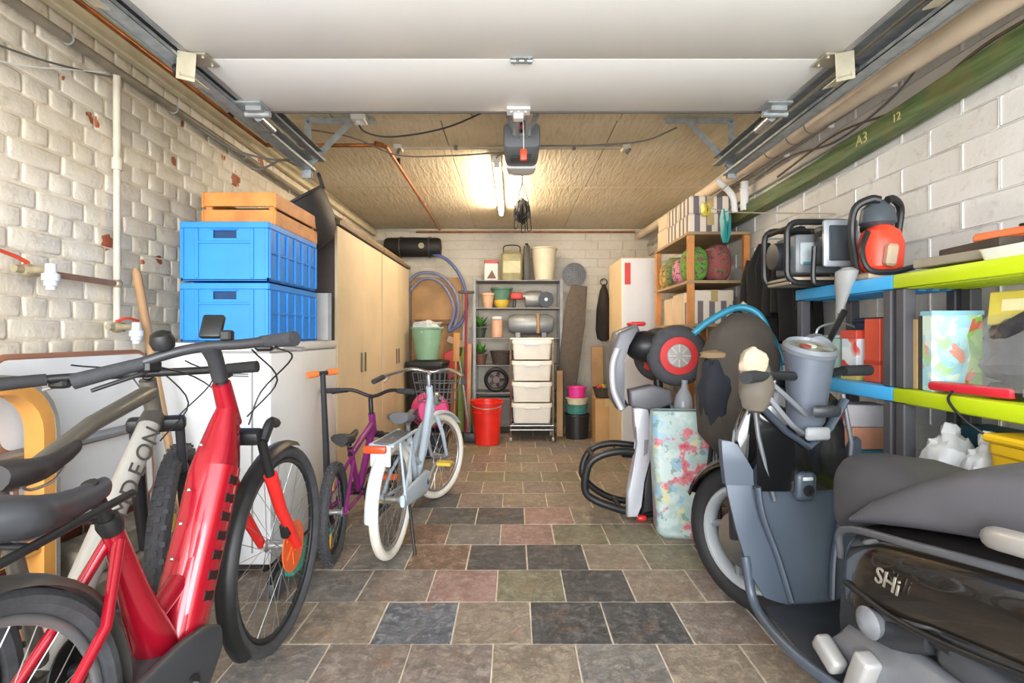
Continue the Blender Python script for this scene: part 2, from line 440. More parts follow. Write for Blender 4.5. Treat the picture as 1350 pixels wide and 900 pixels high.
text('stencil_mark', '12', .05, ym, gb, (1.609, 2.2, 2.045), Matrix(((0, 0, -1), (-1, 0, 0), (0, 1, 0))))
# ---------------------------------------------------------------- overhead sectional door, its tracks and opener
ZD = 2.15
def door_mat():
    m = bpy.data.materials.new('ribbed_white_steel'); t = NT(m)
    pos = t.n('ShaderNodeTexCoord').outputs['Object']
    st = t.n('ShaderNodeVectorMath', operation='MULTIPLY', ins={0: pos, 1: (1., .05, 1.)}).outputs[0]
    n1 = t.n('ShaderNodeTexNoise', ins={'Vector': st, 'Scale': 160., 'Detail': 2.}).outputs[0]
    n2 = t.n('ShaderNodeTexNoise', ins={'Vector': pos, 'Scale': 2.5, 'Detail': 4.}).outputs[0]
    t.l(t.mix(n2, lin('ebeae8'), lin('e3e2df')), t.b.inputs['Base Color']); t.b.inputs['Roughness'].default_value = .42
    bp = t.n('ShaderNodeBump', ins={'Strength': .12, 'Distance': .002, 'Height': n1}); t.l(bp.outputs[0], t.b.inputs['Normal'])
    return m
dm = door_mat()
dr = struct(MB().box(-1.15, 1.16, .02, .1, ZD+.01, ZD+.03).build('door_1', dm))
stile = mat('grey_edge_steel', 'a9abab', .4, .4, .15, 6)
ys = [.0, .49, .97, 1.452, 1.934, 2.39]
for a, b in zip(ys, ys[1:]):
    MB().box(-1.172, 1.185, a+.0025, b-.0025, ZD, ZD+.04, .004, 2).build('door_panel', dm, dr)
    for s, x in ((-1, -1.172), (1, 1.185)):
        MB().box(min(x, x+s*.022), max(x, x+s*.022), a+.004, b-.004, ZD-.002, ZD+.045, .002).build('end_stile', stile, dr)
MB().box(-1.17, 1.183, 2.39, 2.398, ZD-.004, ZD+.044).build('edge_strip', mat('dark_seal', '55514c', .6), dr)
def hinge(x, y):
    mb = MB(); mb.box(x-.04, x+.04, y-.022, y-.006, ZD-.006, ZD-.0005, .001); mb.box(x-.04, x+.04, y+.006, y+.022, ZD-.006, ZD-.0005, .001)
    for dx in (-.03, 0, .03): mb.cyl((x+dx-.009, y, ZD-.006), (x+dx+.009, y, ZD-.006), .0065, 8)
    for dx in (-.028, .028):
        for dy in (-.015, .015): mb.cyl((x+dx, y+dy, ZD-.010), (x+dx, y+dy, ZD-.004), .004, 6)
    mb.build('hinge', galv, dr)
for y in (1.934, 1.452): hinge(.03, y)
beige_st = mat('yellowish_zinc', 'c4bda6', .4, .55, .15, 10)
for s in (-1, 1):
    x0 = -1.15 if s < 0 else 1.165
    for y in (1.934, 1.452, .97):
        mb = MB(); mb.box(x0-.04, x0+.04, y-.05, y+.045, ZD-.008, ZD-.001, .001)
        mb.obox((x0+s*.055, y, ZD-.045), (.005, .09, .075), (0, 0, 0), .001)
        mb.obox((x0+s*.03, y, ZD-.083), (.055, .09, .005), (0, -s*.25, 0), .001)
        mb.obox((x0+s*.03, y-.048, ZD-.05), (.07, .004, .095), (.25, -s*.22, 0), .001)
        for dy in (-.03, .03): mb.cyl((x0-s*.02, y+dy, ZD-.014), (x0-s*.02, y+dy, ZD-.006), .006, 6)
        mb.build('roller_bracket', beige_st, dr)
        r = MB().cyl((x0+s*.03, y, ZD-.04), (x0+s*.10, y, ZD-.04), .006, 8); r.cyl((x0+s*.082, y, ZD-.04), (x0+s*.1, y, ZD-.04), .021, 14)
        r.build('roller', black, dr)
    # top bracket and cable drum end at the far edge
    mb = MB(); mb.box(x0-s*.0-.06, x0+.05, 2.27, 2.36, ZD-.01, ZD-.001, .001); mb.cyl((x0-.05, 2.345, ZD-.03), (x0+.06, 2.345, ZD-.03), .014, 12)
    mb.box(x0-.03, x0+.04, 2.3, 2.36, ZD-.03, ZD-.008, .002); mb.build('top_bracket', galv, dr)
    MB().cyl((x0, 2.36, ZD-.035), (x0+s*.012, 2.52, ZD-.03), .02, 14).build('bumper', alu, dr)
mb = MB(); mb.box(-.03, .075, 2.33, 2.40, ZD-.012, ZD-.001, .001); mb.box(.0, .045, 2.375, 2.415, ZD-.035, ZD-.004, .002)
for dx in (-.01, .022, .055): mb.cyl((dx, 2.36, ZD-.016), (dx, 2.36, ZD-.01), .006, 8)
mb.build('arm_bracket', whitep, dr)

def cchannel(mb, x, z, w, h, t, y0, y1, s):
    """C section opening towards the middle (s = outward sign)"""
    mb.box(min(x, x+s*t), max(x, x+s*t), y0, y1, z, z+h)
    for zz in (z, z+h-t): mb.box(min(x, x-s*w), max(x, x-s*w), y0, y1, zz, zz+t)
    mb.box(min(x-s*w, x-s*(w-t)), max(x-s*w, x-s*(w-t)), y0, y1, z, z+h*.28)
for s, xo, lab in ((-1, -1.262, 'pair of steel door tracks beside the cream brick wall'), (1, 1.335, 'pair of steel door tracks beside the beige drain pipe')):
    t = thing('door_track', 'galvanised '+lab, 'door track', (xo, 3.2, ZC), 0, 'overhead door tracks')
    def B(mb, name, m): return mb.build(name, m, t, loc=(-xo, -3.2, -ZC))
    zo = .025 if s < 0 else 0
    mb = MB(); cchannel(mb, xo, 2.105+zo, .055, .058, .003, .3, 3.2, s); B(mb, 'lower_rail', galv)
    mb = MB(); cchannel(mb, xo-s*.075, 2.165+zo, .038, .05, .003, .3, 3.2, s); B(mb, 'upper_rail', galv_dark)
    mb = MB(); mb.box(xo+s*.004-.0015, xo+s*.004+.0015, .3, 3.19, 2.1+zo, 2.22+zo); B(mb, 'angle_strip', mat('bright_zinc', 'b9bfc2', .35, .6, .2, 8))
    # perforated hanger with arm and brace
    xa = xo-s*.42 
    xm = xo-s*.02
    mb = MB(); mb.box(xm-.02, xm+.02, 3.16, 3.163, 2.08, ZC-.004); mb.box(xm+s*.02-.0015, xm+s*.02+.0015, 3.163, 3.2, 2.08, ZC-.004)
    for k in range(8): mb.cyl((xm, 3.1585, 2.12+k*.042), (xm, 3.1605, 2.12+k*.042), .006, 6)
    B(mb, 'hanger_post', galv)
    mb = MB(); mb.box(min(xm, xa), max(xm, xa), 3.163, 3.203, ZC-.005, ZC-.002); mb.box(min(xm, xa), max(xm, xa), 3.162, 3.165, ZC-.04, ZC-.003); B(mb, 'ceiling_arm', galv)
    p0, p1 = V((xm, 3.158, 2.15)), V((xm-s*.27, 3.158, ZC-.02)); d = p1-p0
    mb = MB(); mb.obox((p0+p1)/2, (d.length, .004, .036), (0, -math.atan2(d.z, d.x), 0))
    for k in range(1, 8): q = p0+d*(k/8); mb.cyl(q-V((0, .003, 0)), q-V((0, .0005, 0)), .006, 6)
    B(mb, 'brace', galv)
    for q in ((xm, 3.155, 2.135), (xm, 3.155, 2.18), (xm, 3.155, ZC-.03)): B(MB().cyl(q, (q[0], q[1]-.01, q[2]), .009, 6), 'bolt', galv_dark)
    MB().box(xo-.035, xo+.03, 3.2, 3.212, 2.09, 2.225, .003).build('end_stop', galv, t, loc=(-xo, -3.2, -ZC))

# opener
og = mat('opener_grey', '6c6f73', .5, 0, .08); og2 = mat('opener_dark_grey', '54575b', .5, 0, .08)
OX = .045
op = thing('door_opener', 'grey garage door opener motor with an orange release tag hanging from the ceiling', 'door opener', (OX, 2.85, ZC))
def B(mb, name, m, par=None): return mb.build(name, m, par or op, loc=(-OX, -2.85, -ZC) if not par else None)
def ring_op(y, wx, zt, zb, r=.03): return [(OX+u, y, (zt+zb)/2+v) for u, v in rrect(wx, zt-zb, r)]
b_ = MB().ring_loft([ring_op(2.83, .19, 2.275, 2.15, .02), ring_op(2.845, .2, 2.285, 2.14, .03), ring_op(3.06, .196, 2.285, 2.135, .03), ring_op(3.19, .18, 2.275, 2.14, .035), ring_op(3.2, .17, 2.26, 2.15, .03)])
body = B(b_, 'housing', og)
B(MB().ring_loft([ring_op(3.12, .176, 2.16, 2.125, .015), ring_op(3.2, .176, 2.22, 2.115, .03), ring_op(3.245, .15, 2.215, 2.12, .04), ring_op(3.265, .1, 2.2, 2.14, .025)]), 'lamp_cover', mat('opal_lens', 'cfd0cd', .35, 0, .03))
B(MB().box(OX-.065, OX+.05, 2.95, 3.03, 2.128, 2.1345, .004), 'recessed_panel', og2)
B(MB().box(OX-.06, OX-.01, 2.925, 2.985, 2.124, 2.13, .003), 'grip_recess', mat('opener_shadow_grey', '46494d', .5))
B(MB().box(OX+.028, OX+.056, 2.9, 2.925, 2.128, 2.134, .002), 'indicator', mat('green_lcd', '28453c', .3))
B(MB().box(OX-.05, OX+.05, 2.8, 2.84, 2.2, 2.27, .004), 'front_bracket', galv)
rl = MB(); rl.box(OX-.034, OX-.030, 2.3, 2.84, 2.195, 2.235); rl.box(OX+.030, OX+.034, 2.3, 2.84, 2.195, 2.235); rl.box(OX-.034, OX+.034, 2.3, 2.84, 2.233, 2.237)
rl.box(OX-.034, OX-.018, 2.3, 2.84, 2.193, 2.197); rl.box(OX+.018, OX+.034, 2.3, 2.84, 2.193, 2.197); rl = B(rl, 'rail', alu)
B(MB().tube(smooth_path([(OX, 2.39, 2.19), (OX+.003, 2.5, 2.19), (OX-.002, 2.78, 2.212)]), .007, 6), 'belt', rubber_dark)
B(MB().box(OX-.016, OX+.016, 2.46, 2.56, 2.18, 2.225, .004), 'carriage', alu)
B(MB().box(OX-.012, OX+.006, 2.66, 2.7, 2.19, 2.21, .003), 'carriage_latch', mat('red_latch', 'b5252a', .5))
B(MB().tube([(OX, 2.53, 2.18), (OX+.004, 2.56, 2.12), (OX+.005, 2.565, 2.03)], .0022, 6), 'release_cord', mat('cream_cord', 'd8d4c4', .7))
tg = B(MB().box(OX-.013, OX+.021, 2.55, 2.575, 1.985, 2.04, .006, 2), 'release_tag', mat('orange_tag', 'ee4a24', .45, 0, .05))
for s in (-1, 1):
    p0, p1 = V((OX+s*.13, 2.76, ZC-.006)), V((OX+s*.045, 2.83, 2.235)); d = (p1-p0)
    a, b, c = axes(d); R = Matrix((b, a, c)).transposed()
    mb = MB(); mb.obox((p0+p1)/2, (.036, .003, d.length), Matrix(((a.x, b.x, c.x), (a.y, b.y, c.y), (a.z, b.z, c.z))))
    mb.box(p0.x-.025, p0.x+.025, 2.735, 2.78, ZC-.006, ZC-.002)
    for k in range(1, 6): q = p0+d*(k/6); mb.cyl(q-V((0, .005, 0)), q-V((0, .0005, 0)), .006, 6)
    B(mb, 'ceiling_strap', galv)
    B(MB().cyl((OX+s*.045, 2.815, 2.24), (OX+s*.045, 2.835, 2.24), .011, 8), 'bolt', galv_dark)
# black cable coil hung from a ceiling hook
cb = thing('cable_bundle', 'tangled black cable coil hanging from the ceiling behind the opener', 'cable', (.07, 4.3, ZC))
mb = MB(); r = random.Random(3)
for k in range(16):
    a, q = r.uniform(0, 6.28), r.uniform(.5, 1)
    P = [(.0+q*.075*math.cos(t+a*.0)*math.cos(a)+r.uniform(-.008, .008), q*.075*math.cos(t)*math.sin(a)+r.uniform(-.006, .006), -.30+q*.11*math.sin(t)) for t in [2*PI*i/14 for i in range(14)]]
    mb.tube(P, .0055, 5, True)
for x, d in ((-.05, .44), (.01, .47), (.06, .46)):
    mb.tube(smooth_path([(x*.8-.012, 0, -.3), (x-.014, .01, -d+.01), (x, .0, -d), (x+.016, 0, -d+.02), (x*.8+.01, 0, -.3)]), .004, 5)
mb.build('cable_loops', black, cb)
MB().tube(smooth_path([(0, 0, -.01), (.0, 0, -.07), (-.02, 0, -.14), (-.035, 0, -.22)]), .006, 6).build('hook_cable', black, cb)
MB().tube(smooth_path([(0, 0, -.07), (.03, 0, -.14), (.06, .01, -.26), (.07, 0, -.36)]), .004, 6).build('hook_cable', black, cb)
MB().lathe([(.012, 0), (.012, -.006), (.004, -.008), (.004, -.03)], (0, 0, -.002)).build('ceiling_hook', galv, cb)
MB().lathe([(.014, 0), (.018, -.01), (.018, -.05), (.01, -.06)], (-.035, 0, -.2), n=12).build('plug', mat('grey_plug', '8b857c', .5), cb)

# fluorescent tube
def emis(name, col, st):
    m = bpy.data.materials.new(name); t = NT(m); t.b.inputs['Base Color'].default_value = lin('fff6e0')
    t.b.inputs['Emission Color'].default_value = lin(col); t.b.inputs['Emission Strength'].default_value = st; return m
fx = thing('tube_light', 'lit fluorescent batten lamp on the ceiling left of the opener', 'lamp', (-.125, 4.62, ZC))
MB().box(-.03, .03, -.78, .78, -.045, -.001, .004).build('batten', whitep, fx)
for y in (-.76, .76): MB().box(-.022, .022, y-.02, y+.02, -.085, -.045, .004).build('lamp_holder', whitep, fx)
MB().cyl((0, -.745, -.075), (0, .745, -.075), .019, 14).build('fluorescent_tube', emis('tube_glow', 'ffeacb', 52), fx)
MB().ball((0, -.70, -.047), (.02, .02, .012), 10, 6).build('starter', mat('starter_grey', '77746d', .5), fx)
MB().tube(smooth_path([(0, -.78, -.02), (.03, -.84, -.012), (.1, -.85, -.02), (.14, -.8, -.012)]), .005, 6).build('lamp_cable', greyc, fx)

# ---------------------------------------------------------------- pipes, conduits, cables
pp = tag(MB().tube([(1.552, .35, 2.14), (1.552, 3.3, 2.245), (1.552, 6.47, 2.36)], .043, 18).build('drain_pipe', mat('beige_pipe', 'e8d4bb', .5, 0, .12, 5)), 'long beige plastic drain pipe running under the ceiling above the green beam', 'pipe')
for y in (1.3, 2.72, 2.9, 3.15, 4.4):
    z = 2.14+(y-.35)/2.95*.105; MB().torus((1.552, y, z), (0, 1, 0), .0445, .0035, 20, 6).build('pipe_clip', mat('clip_grey', '7a6d60', .6), pp)
pp2 = tag(MB().tube([(1.655, 1.0, 2.235), (1.655, 6.45, 2.25)], .013, 10).build('wall_conduit', mat('grey_painted_conduit', 'a8a099', .5)), 'thin grey conduit above the green beam on the right wall', 'conduit')
for y in (1.5, 1.9, 2.3, 2.75, 3.2): MB().obox((1.668, y, 2.235), (.03, .022, .034), None, .003).build('conduit_clip', whitep, pp2)
dp = thing('vent_pipe', 'short white branch pipes under the beige drain pipe near the rack', 'pipe', (1.5, 3.75, 2.2))
MB().tube(smooth_path([(-.06, -.05, .03), (-.03, -.05, -.0), (.05, -.04, -.08), (.07, -.04, -.2)]), .022, 12).build('branch_pipe', whitep, dp)
MB().tube(smooth_path([(.11, -.1, -.0), (.11, -.1, -.2)]), .028, 12).build('branch_pipe', whitep, dp)
MB().torus((.11, -.1, -.05), (0, 0, 1), .028, .006, 18, 6).build('pipe_collar', whitep, dp)
lc = tag(MB().tube([(-1.70, .5, 2.262), (-1.70, 6.45, 2.262)], .019, 12).build('wall_conduit', mat('grey_brown_conduit', '8f8677', .55, .1, .3, 6)), 'grey conduit running the length of the cream brick wall', 'conduit')
for y in (1.2, 2.0, 2.62, 3.3, 4.2, 5.2):
    MB().torus((-1.70, y, 2.262), (0, 1, 0), .02, .004, 14, 6).build('conduit_clip', galv, lc); 
cp = tag(MB().tube(smooth_path([(-1.62, .4, 2.375), (-1.62, 2.0, 2.375), (-1.62, 3.3, 2.375), (-1.60, 3.42, 2.375), (-1.5, 3.43, 2.375), (-1.0, 3.43, 2.375), (-.88, 3.43, 2.376), (-.85, 3.47, 2.377), (-.845, 3.6, 2.38), (-.87, 5.0, 2.40), (-.9, 6.36, 2.415)], 5), .012, 10).build('copper_pipe', copper), 'copper pipe along the left wall crossing the ceiling to the back', 'pipe')
for q in ((-1.62, 3.0, 2.375), (-.855, 3.9, 2.385), (-.88, 5.2, 2.404)): MB().box(q[0]-.012, q[0]+.012, q[1]-.012, q[1]+.012, q[2], ZC-.002 if q[0] > -1 else q[2]+.03, .002).build('pipe_clip', black if q[1] < 5 else galv, cp)
MB().tube([(-.9, 3.40, 2.376), (-.86, 3.44, 2.378)], .017, 10).build('pipe_elbow', copper, cp)
tag(MB().tube([(-1.2, 6.45, 2.405), (1.5, 6.45, 2.405)], .012, 10).build('copper_pipe', copper), 'copper pipe along the top of the back wall under the ceiling', 'pipe')
# white down pipe with two taps
vp = thing('water_pipe', 'white vertical water pipe on the brick wall with red lever taps', 'water pipe', (-1.705, 2.25, 2.24))
def B(mb, name, m, par=None): return mb.build(name, m, par or vp, loc=(1.705, -2.25, -2.24))
B(MB().tube([(-1.705, 2.25, 2.25), (-1.705, 2.25, 1.93)], .0145, 12), 'down_pipe', mat('cream_pipe', 'cfc5b2', .5, 0, .1))
wpm = mat('cream_pipe', 'cfc5b2', .5, 0, .1)
B(MB().tube([(-1.705, 2.25, 1.93), (-1.705, 2.25, 1.19), (-1.70, 2.25, 1.17)], .0135, 12), 'down_pipe', wpm)
B(MB().lathe([(.02, 0), (.02, .05)], (-1.705, 2.25, 1.84), n=12), 'coupling', wpm)
B(MB().tube([(-1.705, 2.25, 1.352), (-1.705, 1.84, 1.357)], .0125, 12), 'brown_pipe', mat('brown_pipe', '9c7660', .5, .3, .25, 20))
brass = mat('worn_brass', 'b5a98c', .4, .5, .2, 30)
B(MB().ball((-1.705, 2.25, 1.352), .022, 10, 8), 'tee_joint', brass)
redl = mat('red_lever', 'd8482a', .45, 0, .1)
for k, (y, z) in enumerate(((1.84, 1.357), (2.25, 1.165))):
    mb = MB(); mb.lathe([(.014, -.02), (.02, -.015), (.02, .015), (.014, .02), (.013, .07)], (-1.69, y, z), (0, -1, 0), 10); mb.ball((-1.69, y-.02, z), (.026, .026, .024), 12, 8)
    mb.cyl((-1.69, y-.03, z), (-1.60, y-.03, z), .013, 10)
    tp = B(mb, 'tap', brass)
    mb = MB(); mb.tube(smooth_path([(-1.69, y-.02, z+.026), (-1.69, y-.06, z+.04), (-1.69, y-.13, z+.055)] if k == 0 else [(-1.69, y-.02, z+.026), (-1.68, y+.03, z+.04), (-1.68, y+.09, z+.03)]), .010, 8, sq=.6); mb.build('tap_lever', redl, tp)
    mb = MB(); mb.lathe([(.016, .03), (.017, .0), (.026, -.005), (.026, -.028), (.02, -.03), (.02, -.045), (.015, -.048), (.014, -.06)], (-1.60, y-.03, z-.01), n=14); mb.build('tap_spout', mat('white_spout', 'c9cdd2', .4, 0, .05), tp)
# cables slung under the ceiling and along the walls
def cable(label, pts, m=greyc, r=.0045, k=8, nm='cable'):
    return tag(MB().tube(smooth_path(pts, k), r, 6).build(nm, m), label, 'cable')
cable('dark cable slung from the white socket towards the middle of the ceiling', [(-.93, 3.1, 2.40), (-.88, 3.12, 2.34), (-.72, 3.15, 2.325), (-.4, 3.1, 2.36), (-.1, 3.0, 2.443)], black, .005)
cable('grey cable slung between the opener and the right track hanger', [(.14, 3.15, 2.27), (.5, 3.18, 2.285), (.8, 3.2, 2.32), (1.0, 3.2, 2.40)], greyc, .005)
cable('grey cable from the left track hanger to the opener', [(-1.28, 3.22, 2.4), (-1.0, 3.26, 2.36), (-.75, 3.4, 2.30), (-.4, 3.35, 2.28), (-.05, 3.2, 2.25)], greyc, .0045)
cable('thin grey cable drooping along the brick wall above the white pipe', [(-1.725, 1.3, 2.03), (-1.722, 1.8, 2.11), (-1.722, 2.1, 2.19), (-1.715, 2.24, 2.235)], greyc, .004)
cable('white cord sagging along the brick wall beneath the grey cable', [(-1.725, 1.3, 1.98), (-1.725, 1.75, 2.05), (-1.722, 2.05, 2.17), (-1.715, 2.2, 2.235)], whitep, .003)
cable('grey cable looping from the left track down to the conduit', [(-1.30, 3.1, 2.17), (-1.4, 3.0, 2.14), (-1.55, 2.9, 2.16), (-1.69, 2.8, 2.245)], greyc, .006)
cable('grey cable looping behind the left track beside the ceiling', [(-1.3, 3.15, 2.15), (-1.42, 3.2, 2.2), (-1.55, 3.15, 2.13), (-1.69, 3.1, 2.235)], greyc, .006)
cable('brown cable drooping over the top edge of the green beam', [(1.69, 1.3, 2.13), (1.66, 1.8, 2.155), (1.665, 2.2, 2.10), (1.67, 2.7, 2.17), (1.665, 3.3, 2.13)], mat('brown_cable', '6e5d4b', .6), .006)
cable('grey cable hanging in loops below the beige drain pipe', [(1.6, 2.0, 2.23), (1.66, 2.3, 2.17), (1.66, 2.7, 2.13), (1.64, 3.1, 2.19), (1.66, 3.6, 2.2)], greyc, .005)
# ceiling conduit with end boxes
cc = thing('ceiling_conduit', 'thin conduit across the ceiling behind the opener with junction boxes', 'conduit', (0, 3.64, ZC))
MB().tube([(-.78, 0, -.016), (.76, 0, -.016)], .0105, 8).build('conduit', mat('beige_conduit', 'b3a58c', .5), cc)
MB().tube([(-.74, .03, -.01), (.76, .03, -.01)], .006, 8).build('wire', greyc, cc)
for x in (-.8, .78):
    MB().box(x-.03, x+.03, -.05, .035, -.04, -.001, .006).build('junction_box', mat('beige_box', 'cfc7b4', .5), cc)
    MB().cyl((x, -.02, -.06), (x+.02, -.05, -.04), .012, 8).build('cable_gland', greyc, cc)
for x in (-.4, .1, .42): MB().box(x-.012, x+.012, -.012, .012, -.03, -.001, .003).build('conduit_clip', mat('dark_clip', '6e6455', .6), cc)
so = thing('ceiling_socket', 'small white socket box on the ceiling by the left track hanger', 'socket', (-.92, 3.12, ZC))
MB().box(-.04, .04, -.05, .05, -.05, -.001, .008, 2).build('socket_box', whitep, so); MB().lathe([(.022, 0), (.022, -.02), (.014, -.024)], (.0, -.005, -.049), n=14).build('plug', whitep, so)
sw = thing('ceiling_outlet', 'small beige outlet box on the ceiling near the hanging cable coil', 'socket', (-.02, 4.15, ZC))
MB().box(-.045, .045, -.05, .05, -.04, -.001, .006).build('outlet_box', mat('beige_box', 'cfc7b4', .5), sw)
for x in (-.02, .02): MB().box(x-.014, x+.014, -.03, .03, -.046, -.039, .003).build('outlet', mat('outlet_brown', '77694f', .5), sw)
# ---------------------------------------------------------------- bicycles
spoke_m = mat('spoke_steel', 'b9bcbe', .3, .9, .05)
def wheel(par, name, loc, R, tr, rim_m, tyre_m, ns=28, steer=0, rim_h=.018, hub_m=None, hubw=.05, knob=0):
    """wheel around local x; rim is the part, tyre, hub and spokes hang on it"""
    Rr = R-tr*2
    rim = MB().torus((0, 0, 0), (1, 0, 0), Rr-rim_h*.4, rim_h*.6, 44, 8, .62*tr/rim_h if tr > rim_h else .8).build(name, rim_m, par, 60, loc=loc, rot=(0, 0, steer))
    mb = MB().torus((0, 0, 0), (1, 0, 0), R-tr, tr, 48, 10)
    if knob:
        for k in range(46):
            a = 2*PI*k/46
            for x, da in ((0, 0), (-.55, .07), (.55, .07)):
                q = R-tr+tr*math.sqrt(max(0, 1-x*x)); mb.obox((x*tr, q*math.cos(a+da), q*math.sin(a+da)), (tr*.42, tr*.45, knob), (a+da-PI/2, 0, 0))
    mb.build('tyre', tyre_m, rim)
    MB().lathe([(.008, -hubw-.02), (.008, -hubw), (.024, -hubw+.004), (.024, -hubw+.01), (.014, -hubw+.016), (.014, hubw-.016), (.024, hubw-.01), (.024, hubw-.004), (.008, hubw), (.008, hubw+.02)], (0, 0, 0), (1, 0, 0), 14).build('hub', hub_m or alu, rim)
    mb = MB()
    for k in range(ns):
        a = 2*PI*k/ns; sgn = 1 if k % 2 else -1; b = a+sgn*(1 if k % 4 < 2 else -1)*1.2
        mb.tube([(sgn*(hubw-.008)*.8, .022*math.cos(b), .022*math.sin(b)), (0, (Rr-rim_h)*math.cos(a), (Rr-rim_h)*math.sin(a))], .0012, 4, cap=False)
    stuff(mb.build('spokes', spoke_m, rim))
    return rim
def saddle(par, y, z, L, W, m, name='saddle', tilt=0, th=.05):
    rings = []
    for k in range(9):
        t = k/8; ww = W*.5*((.26+.74*max(0, 1-(t-.2)/.55)**1.5) if t > .2 else .72+1.4*t) if .001 < t < .999 else W*(.3 if t < .5 else .09)
        hh = th*(1 if t < .3 else 1-.45*(t-.3)/.7); yy = y-L*.5+L*t; zz = z+.012*math.cos(t*5)+tilt*(t-.5)
        rings.append([(ww*math.cos(a), yy, zz-hh*.3+(hh*.5 if math.sin(a) > 0 else hh*.75)*math.sin(a)) for a in [2*PI*j/14 for j in range(14)]])
    s = MB().ring_loft(rings).build(name, m, par, 50)
    for sx in (-1, 1): MB().tube(smooth_path([(sx*.012, y+L*.27, z-.04+tilt*.25), (sx*.02, y+.02, z-.06), (sx*.022, y-L*.2, z-.06), (sx*.03, y-L*.36, z-.035)], 3), .0035, 6).build('saddle_rail', alu, s)
    return s
def crank(par, y, z, L, ang, m, ring_r=.08, x=.06, pedal_m=None):
    c = MB().lathe([(ring_r*.5, x-.006), (ring_r, x-.004), (ring_r, x), (ring_r*.5, x+.002)], (0, y, z), (1, 0, 0), 28).build('chainring', m, par)
    MB().cyl((-x-.02, y, z), (x+.02, y, z), .02, 12).build('bottom_bracket', black, par)
    for s in (-1, 1):
        a = ang+(PI if s < 0 else 0); e = V((s*(x+.035), y+L*math.cos(a), z+L*math.sin(a)))
        k = MB().tube([(s*(x+.02), y, z), e], [.014, .010], 8).build('crank_arm', m, par)
        MB().obox(e+V((s*.055, 0, 0)), (.09, .07, .022), None, .005).build('pedal', pedal_m or black, k)
def bike(name, label, rear, front, lean=0):
    dx, dy = front[0]-rear[0], front[1]-rear[1]
    t = thing(name, label, 'bicycle', (rear[0], rear[1], 0), rot=Euler((0, lean, math.atan2(-dx, dy)), 'XYZ'), group='bicycles along the left side')
    return t, math.hypot(dx, dy)
def T(t, name, pts, r, m, n=12, sq=1, k=0):
    if k and isinstance(r, list): r = r[0]
    return MB().tube(smooth_path(pts, k) if k else pts, r, n, sq=sq).build(name, m, t, 60)

# red step-through e-bike in front
red = mat('metallic_red', 'a31127', .25, .25, .12, 3, coat=.6); red2 = mat('bright_red_fork', 'd42a26', .35, 0, .08)
t, wb_ = bike('electric_bicycle', 'red step-through electric bicycle with orange brake disc standing nearest on the left', (-.86, .78), (-.86, 1.92))
R, tr = .36, .022
wheel(t, 'rear_wheel', (0, 0, R), R, .023, mat('grey_rim', '8b8d90', .35, .6), rubber, 32)
fw = wheel(t, 'front_wheel', (0, wb_, R), R, .023, mat('black_rim', '2a2b2d', .4, .2), rubber, 32)
MB().torus((0, 0, 0), (1, 0, 0), R-.046-.014, .004, 44, 6).build('reflective_stripe', mat('reflective_grey', 'a4a6a8', .4), fw)
disc = mat('orange_disc', 'e8632c', .4, .1, .1)
mb = MB().lathe([(.058, .050), (.09, .050), (.09, .054), (.058, .054)], (0, 0, 0), (1, 0, 0), 32)
for k in range(6): a = k*PI/3; mb.tube([(.052, .02*math.cos(a), .02*math.sin(a)), (.052, .066*math.cos(a+.5), .066*math.sin(a+.5))], .006, 6)
mb.build('brake_disc', disc, fw)
# frame: fat down tube with a flat battery cover, swan seat tube, stays
hd, bb = V((0, .80, .92)), V((0, .55, .36))
def fat(p, d, wx, wd, n=16):
    a = V((1, 0, 0)); b = d.cross(a).normalized(); return [p+a*(wx*math.copysign(abs(math.cos(q))**.65, math.cos(q)))+b*(wd*math.copysign(abs(math.sin(q))**.65, math.sin(q))) for q in [2*PI*j/n for j in range(n)]]
dt = bb-hd; rings = []
for k in range(13):
    u = k/12; p = hd+dt*u+V((0, .01*math.sin(u*PI), 0)); wx = .022+.036*min(1, u*3.2)**.8; wd = .03+.035*min(1, u*3)
    if u > .9: wx *= 1.02
    rings.append(fat(p, dt.normalized(), wx, wd))
frame = MB().ring_loft(rings).build('frame', red, t, 50)
mb = MB(); q0, q1 = hd+dt*.32, hd+dt*.97; nrm = dt.normalized().cross(V((1, 0, 0))).normalized()
if nrm.y > 0: nrm = -nrm
mb.ring_loft([fat(q0+(q1-q0)*u+nrm*(-.05), dt.normalized(), .046, .022) for u in (0, .04, .96, 1)])
MB().ring_loft([fat(hd+dt*u-V((0, .0, 0))+V((.016, 0, 0)), dt.normalized(), .047, .056) for u in (.30, .33, .955, .98)]).build('battery_cover', mat('battery_red', 'b21428', .22, .2, .06, 3, coat=.7), frame)
for k, u in enumerate((.22, .42, .56, .7, .84)):
    MB().ball(hd+dt*u+nrm*(.071 if u > .3 else .066)+V((-.014, 0, 0)), .006, 8, 6).build('bolt', chrome, frame)
